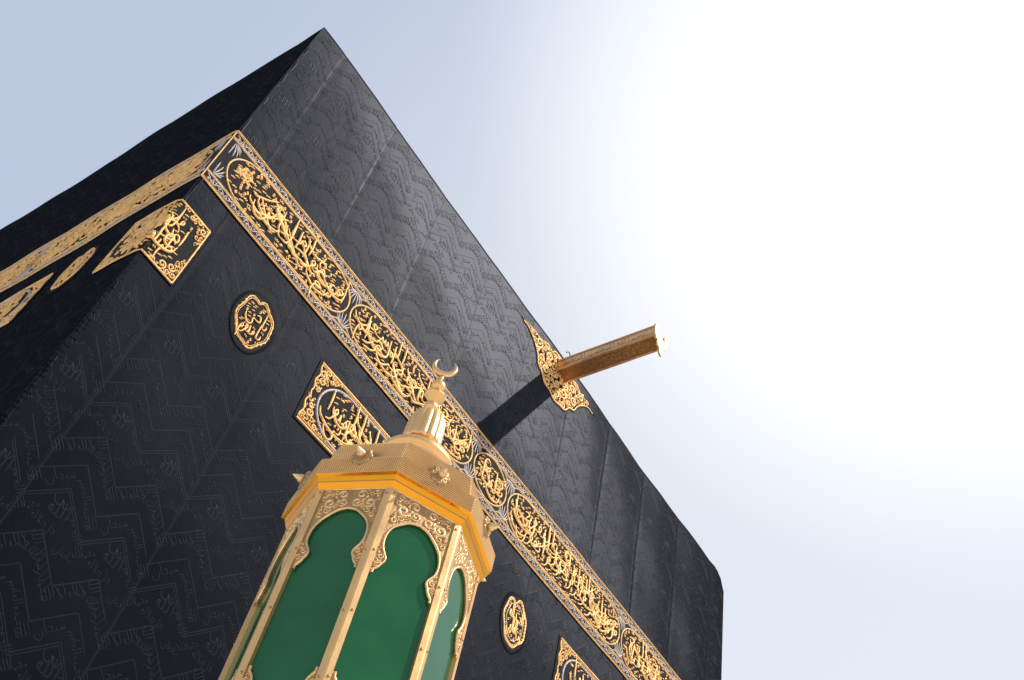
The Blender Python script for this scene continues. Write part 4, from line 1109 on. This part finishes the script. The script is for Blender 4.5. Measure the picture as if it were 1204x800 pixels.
# wall faces: local frame, u = viewer's right, v = z, h = outwards; built at angle 0 and turned
AP = RP*c8
def FF(V):
    return np.stack([AP+V[:, 2], V[:, 0]*1.0, V[:, 1]], 1)
HWF = RP*math.sin(a8)-0.004
glass = Acc()
grid_fill(glass, -HWF, HWF, ZP0, ZP1, -0.0085, 1, 1)
glass_me = glass.mesh('glass_panel', [M_GREEN], FF, smooth=False)
ARC = [(0.0, 3.125), (0.028, 3.118), (0.052, 3.100), (0.076, 3.075), (0.090, 3.046), (0.0945, 3.012), (0.0905, 2.984), (0.080, 2.965), (0.0725, 2.951), (0.0735, 2.938), (0.079, 2.928), (0.083, 2.917), (0.090, 2.906), (0.0965, 2.898), (0.098, 2.884)]
right = catmull(ARC, 3)
HW2 = HWF-0.006
def arch_plate(flip):
    a = Acc()
    P = np.vstack([right[::-1], (right*np.array([-1, 1]))[1:]])
    poly = [(HW2, right[-1][1])]+[(HW2, 3.212), (-HW2, 3.212)]+[(-HW2, right[-1][1])]+[tuple(p) for p in (right*np.array([-1, 1]))[::-1]]+[tuple(p) for p in right[1:]]
    poly = np.array(poly)
    slab(poly, -0.0075, 0.0, a, 1, back=True)
    P2 = P[::-1]
    a.add(*ribbon(P2, 0.0042, 0.006, 5, 0.0, h0=-0.001), 0)
    a.add(*ribbon(np.array([(-HW2+0.003, 2.89), (-HW2+0.003, 3.05), (-HW2+0.003, 3.207)]), 0.0034, 0.005, 5, 0, h0=-0.001), 0)
    a.add(*ribbon(np.array([(HW2-0.003, 2.89), (HW2-0.003, 3.05), (HW2-0.003, 3.207)]), 0.0034, 0.005, 5, 0, h0=-0.001), 0)
    a.add(*ribbon(np.array([(-HW2+0.005, 3.206), (0, 3.206), (HW2-0.005, 3.206)]), 0.004, 0.005, 5, 0, h0=-0.001), 0)
    # mirrored scrollwork
    half = np.array([(0.004, 3.134), (0.004, 3.198), (HW2-0.016, 3.198), (HW2-0.010, 2.995)]+[(x+0.0045, z+0.006) for x, z in right[::-1] if z > 2.99])
    t = Acc(); scroll_fill(t, half, 0.0065, 0.021, 0.0058, 0.0062, 0, 5, -0.001, 5, 0.0, 1800)
    foot_ = np.array([(HW2-0.006, 2.985)]+[(x+0.004, z) for x, z in right if z < 2.985]+[(HW2-0.004, 2.90)])
    scroll_fill(t, foot_, 0.005, 0.014, 0.004, 0.0055, 0, 8, -0.001, 5, 0.001, 500)
    a.merge(t)
    def mir(V): 
        Q = V.copy(); Q[:, 0] *= -1; return Q
    t2 = Acc(); t2.V = [mir(t.arrays())]; t2.n = t.n
    t2.F4 = [F[:, ::-1] for F in t.F4]; t2.M4 = list(t.M4)
    a.merge(t2)
    if flip:
        zc2 = ZP0+ZP1
        V = a.arrays(); V[:, 1] = zc2-V[:, 1]
        t3 = Acc(); t3.V = [V]; t3.n = a.n
        t3.F4 = [F[:, ::-1] for F in a.F4]; t3.M4 = a.M4; t3.F3 = [F[:, ::-1] for F in a.F3]; t3.M3 = a.M3
        return t3
    return a
arch_me = arch_plate(False).mesh('pierced_arch', [M_ORN, M_BROWN], FF)
arch_b_me = arch_plate(True).mesh('lower_bracket', [M_ORN, M_BROWN], FF)
for k in range(8):
    rot = (0, 0, (k+0.5)*math.pi/4)
    for nm, me in (('glass_panel', glass_me), ('pierced_arch', arch_me), ('lower_bracket', arch_b_me)):
        o = link(nm, me, lan); o.rotation_euler = rot

# soffit: stepped polished gold cove under the eaves
b = Acc()
loft8(b, [(0.30, 3.212, 0), (0.327, 3.206, 0), (0.331, 3.204, 0), (0.342, 3.224, 0)])
loft8(b, [(0.342, 3.224, 1), (0.3435, 3.2275, 1)])
loft8(b, [(0.3435, 3.2275, 0), (0.350, 3.2425, 0), (0.362, 3.246, 0)])
link('soffit', b.mesh('soffit', [M_POL, M_SCREW], smooth=False), lan)

# knurled fascia in two tiers
fas = Acc()
def knurl(r0, z0, r1, z1, nu, nv, dep):
    A = ring8(r0); B = ring8(r1)
    for k in range(8):
        j = (k+1) % 8
        a0, a1 = np.array([*A[k], z0]), np.array([*A[j], z0]); b0, b1 = np.array([*B[k], z1]), np.array([*B[j], z1])
        n_ = np.cross(a1-a0, b0-a0); n_ /= np.linalg.norm(n_)
        def pt(s, t_): return (a0*(1-s)+a1*s)*(1-t_)+(b0*(1-s)+b1*s)*t_
        edge = 0.010
        V = []; F = []
        for iv in range(nv):
            for iu in range(nu):
                off = 0.5*(iv % 2)
                s0 = min(max((iu+off)/(nu+0.5), 0), 1); s1 = min((iu+1+off)/(nu+0.5), 1)
                t0, t1 = iv/nv, (iv+1)/nv
                q = len(V)
                c = pt((s0+s1)/2, (t0+t1)/2)+n_*dep
                V += [pt(s0, t0), pt(s1, t0), pt(s1, t1), pt(s0, t1), c]
                F += [[q, q+1, q+4], [q+1, q+2, q+4], [q+2, q+3, q+4], [q+3, q, q+4]]
            if iv % 2: 
                q = len(V); V += [pt(0, t0), pt(0.5/(nu+0.5), t0), pt(0.5/(nu+0.5), t1), pt(0, t1)]; F += [[q, q+1, q+2], [q, q+2, q+3]]
            else:
                q = len(V); V += [pt(nu/(nu+0.5), t0), pt(1, t0), pt(1, t1), pt(nu/(nu+0.5), t1)]; F += [[q, q+1, q+2], [q, q+2, q+3]]
        fas.add(V, F, 0)
knurl(0.362, 3.246, 0.362, 3.313, 42, 12, 0.0034)
loft8(fas, [(0.362, 3.313, 1), (0.338, 3.316, 1)])
knurl(0.338, 3.316, 0.316, 3.424, 40, 18, 0.0034)
link('fascia', fas.mesh('fascia', [M_KNURL, M_BRASS], smooth=False), lan)

# roof slope and round drum
b = Acc()
loft8(b, [(0.316, 3.424, 0), (0.308, 3.427, 0), (0.11, 3.535, 0)])
link('roof_slope', b.mesh('roof_slope', [M_BRASS], smooth=False), lan)
b = Acc()
lathe(b, [(0.118, 3.50), (0.120, 3.602), (0.125, 3.612), (0.135, 3.618), (0.1385, 3.631), (0.135, 3.644), (0.127, 3.650), (0.12, 3.656), (0.10, 3.662), (0.06, 3.672), (0.046, 3.68), (0.046, 3.73)], 48)
link('drum', b.mesh('drum', [M_BRASS]), lan)
# ribbed dome cap
tilt = Matrix.Rotation(-TH, 3, 'Z')
vr_ = Vector((math.cos(-AZ), math.sin(-AZ), 0))          # towards the right of the view
lean = tilt @ Vector((rgt.x, rgt.y, 0))
b = Acc()
lathe(b, [(0.045, 3.728), (0.069, 3.718), (0.076, 3.726), (0.075, 3.745), (0.0735, 3.80), (0.072, 3.835), (0.065, 3.865), (0.050, 3.886), (0.030, 3.897), (0.010, 3.901)], 168, lob=14, lobd=0.085, cx=-0.004*lean.x, cy=-0.004*lean.y)
link('dome', b.mesh('dome', [M_BRASS]), lan)
# finial
fin_off = (-0.013*lean.x, -0.013*lean.y)
b = Acc()
def ballp(zc, r_, n=12): return [(r_*math.sin(math.pi*i/n), zc-r_*math.cos(math.pi*i/n)) for i in range(1, n)]
lathe(b, [(0.011, 3.895), (0.011, 3.912), (0.0075, 3.925), (0.0075, 4.09), (0.007, 4.105), (0.012, 4.112), (0.007, 4.118), (0.006, 4.13)], 28, cx=fin_off[0], cy=fin_off[1])
fo = link('finial', b.mesh('finial', [M_BRASS]), lan)
for zc_, r_ in ((3.937, 0.027), (4.061, 0.0285)):
    b = Acc(); lathe(b, ballp(zc_, r_), 28, cx=fin_off[0], cy=fin_off[1])
    link('ball', b.mesh('ball', [M_BRASS]), fo)
b = Acc()
lathe(b, [(0.011, 3.956), (0.044, 3.996), (0.044, 4.002), (0.011, 4.038)], 10, cx=fin_off[0], cy=fin_off[1])
link('double_cone', b.mesh('double_cone', [M_CONE], smooth=False), fo)
# crescent, open side up
cr_ = Acc()
ang = np.linspace(R(-232), R(52), 40)
ro = 0.053
cz = 4.178
t = np.linspace(-1, 1, 40)
wd = 0.0125*(1-np.abs(t)**2.2)+0.0012
pl = lean.normalized()
dp = Vector((-pl.y, pl.x, 0))
for i in range(39): pass
Vv = []
for a, w_ in zip(ang, wd):
    rc = ro-w_
    for q in np.linspace(0, 2*math.pi, 8, endpoint=False):
        rr_ = rc+w_*math.cos(q); dd = 0.75*w_*math.sin(q)
        x = rr_*math.cos(a); z = rr_*math.sin(a)
        Vv.append((fin_off[0]+pl.x*x+dp.x*dd, fin_off[1]+pl.y*x+dp.y*dd, cz+z))
i, j = np.meshgrid(np.arange(39), np.arange(8), indexing='ij'); j2 = (j+1) % 8
cr_.add(Vv, np.stack([i*8+j, i*8+j2, (i+1)*8+j2, (i+1)*8+j], -1).reshape(-1, 4))
link('crescent', cr_.mesh('crescent', [M_BRASS]), fo)

# rosette bosses on the fascia
ros = Acc()
n = 64
prof = [(0.0365, 0.0), (0.0365, 0.005), (0.028, 0.009), (0.018, 0.008), (0.012, 0.010)]
V = []
for i in range(n):
    a = 2*math.pi*i/n
    f_ = 0.80+0.20*abs(math.cos(4*a))**0.6
    for r_, z in prof: V.append((r_*f_*math.cos(a), r_*f_*math.sin(a), z))
k_ = len(prof); i, j = np.meshgrid(np.arange(n), np.arange(k_-1), indexing='ij'); i2 = (i+1) % n
ros.add(V, np.stack([i*k_+j, i2*k_+j, i2*k_+j+1, i*k_+j+1], -1).reshape(-1, 4))
for i in range(8):
    a = 2*math.pi*i/8
    P = np.array([(0.012*math.cos(a+0.2), 0.012*math.sin(a+0.2)), (0.024*math.cos(a+0.3), 0.024*math.sin(a+0.3)), (0.031*math.cos(a), 0.031*math.sin(a)), (0.024*math.cos(a-0.3), 0.024*math.sin(a-0.3))])
    ros.add(*ribbon(catmull(P, 3), 0.0028, 0.003, 4, 0.4, h0=0.007), 0)
spike = Acc()
lathe(spike, [(0.009, 0.006), (0.0135, 0.010), (0.0155, 0.016), (0.0145, 0.023), (0.011, 0.027), (0.0105, 0.029), (0.0055, 0.040), (0.0015, 0.048), (0.0, 0.049)], 24)
rf = 0.362*c8
zb_ = 3.316
def FBoss(V):
    return np.stack([rf+V[:, 2], V[:, 0], zb_+V[:, 1]], 1)
ros_me = ros.mesh('boss', [M_BROWN], FBoss); spike_me = spike.mesh('boss_spike', [M_ORN], FBoss)
for k in range(8):
    o = link('boss', ros_me, lan); o.rotation_euler = (0, 0, (k+0.5)*math.pi/4)
    link('boss_spike', spike_me, o)
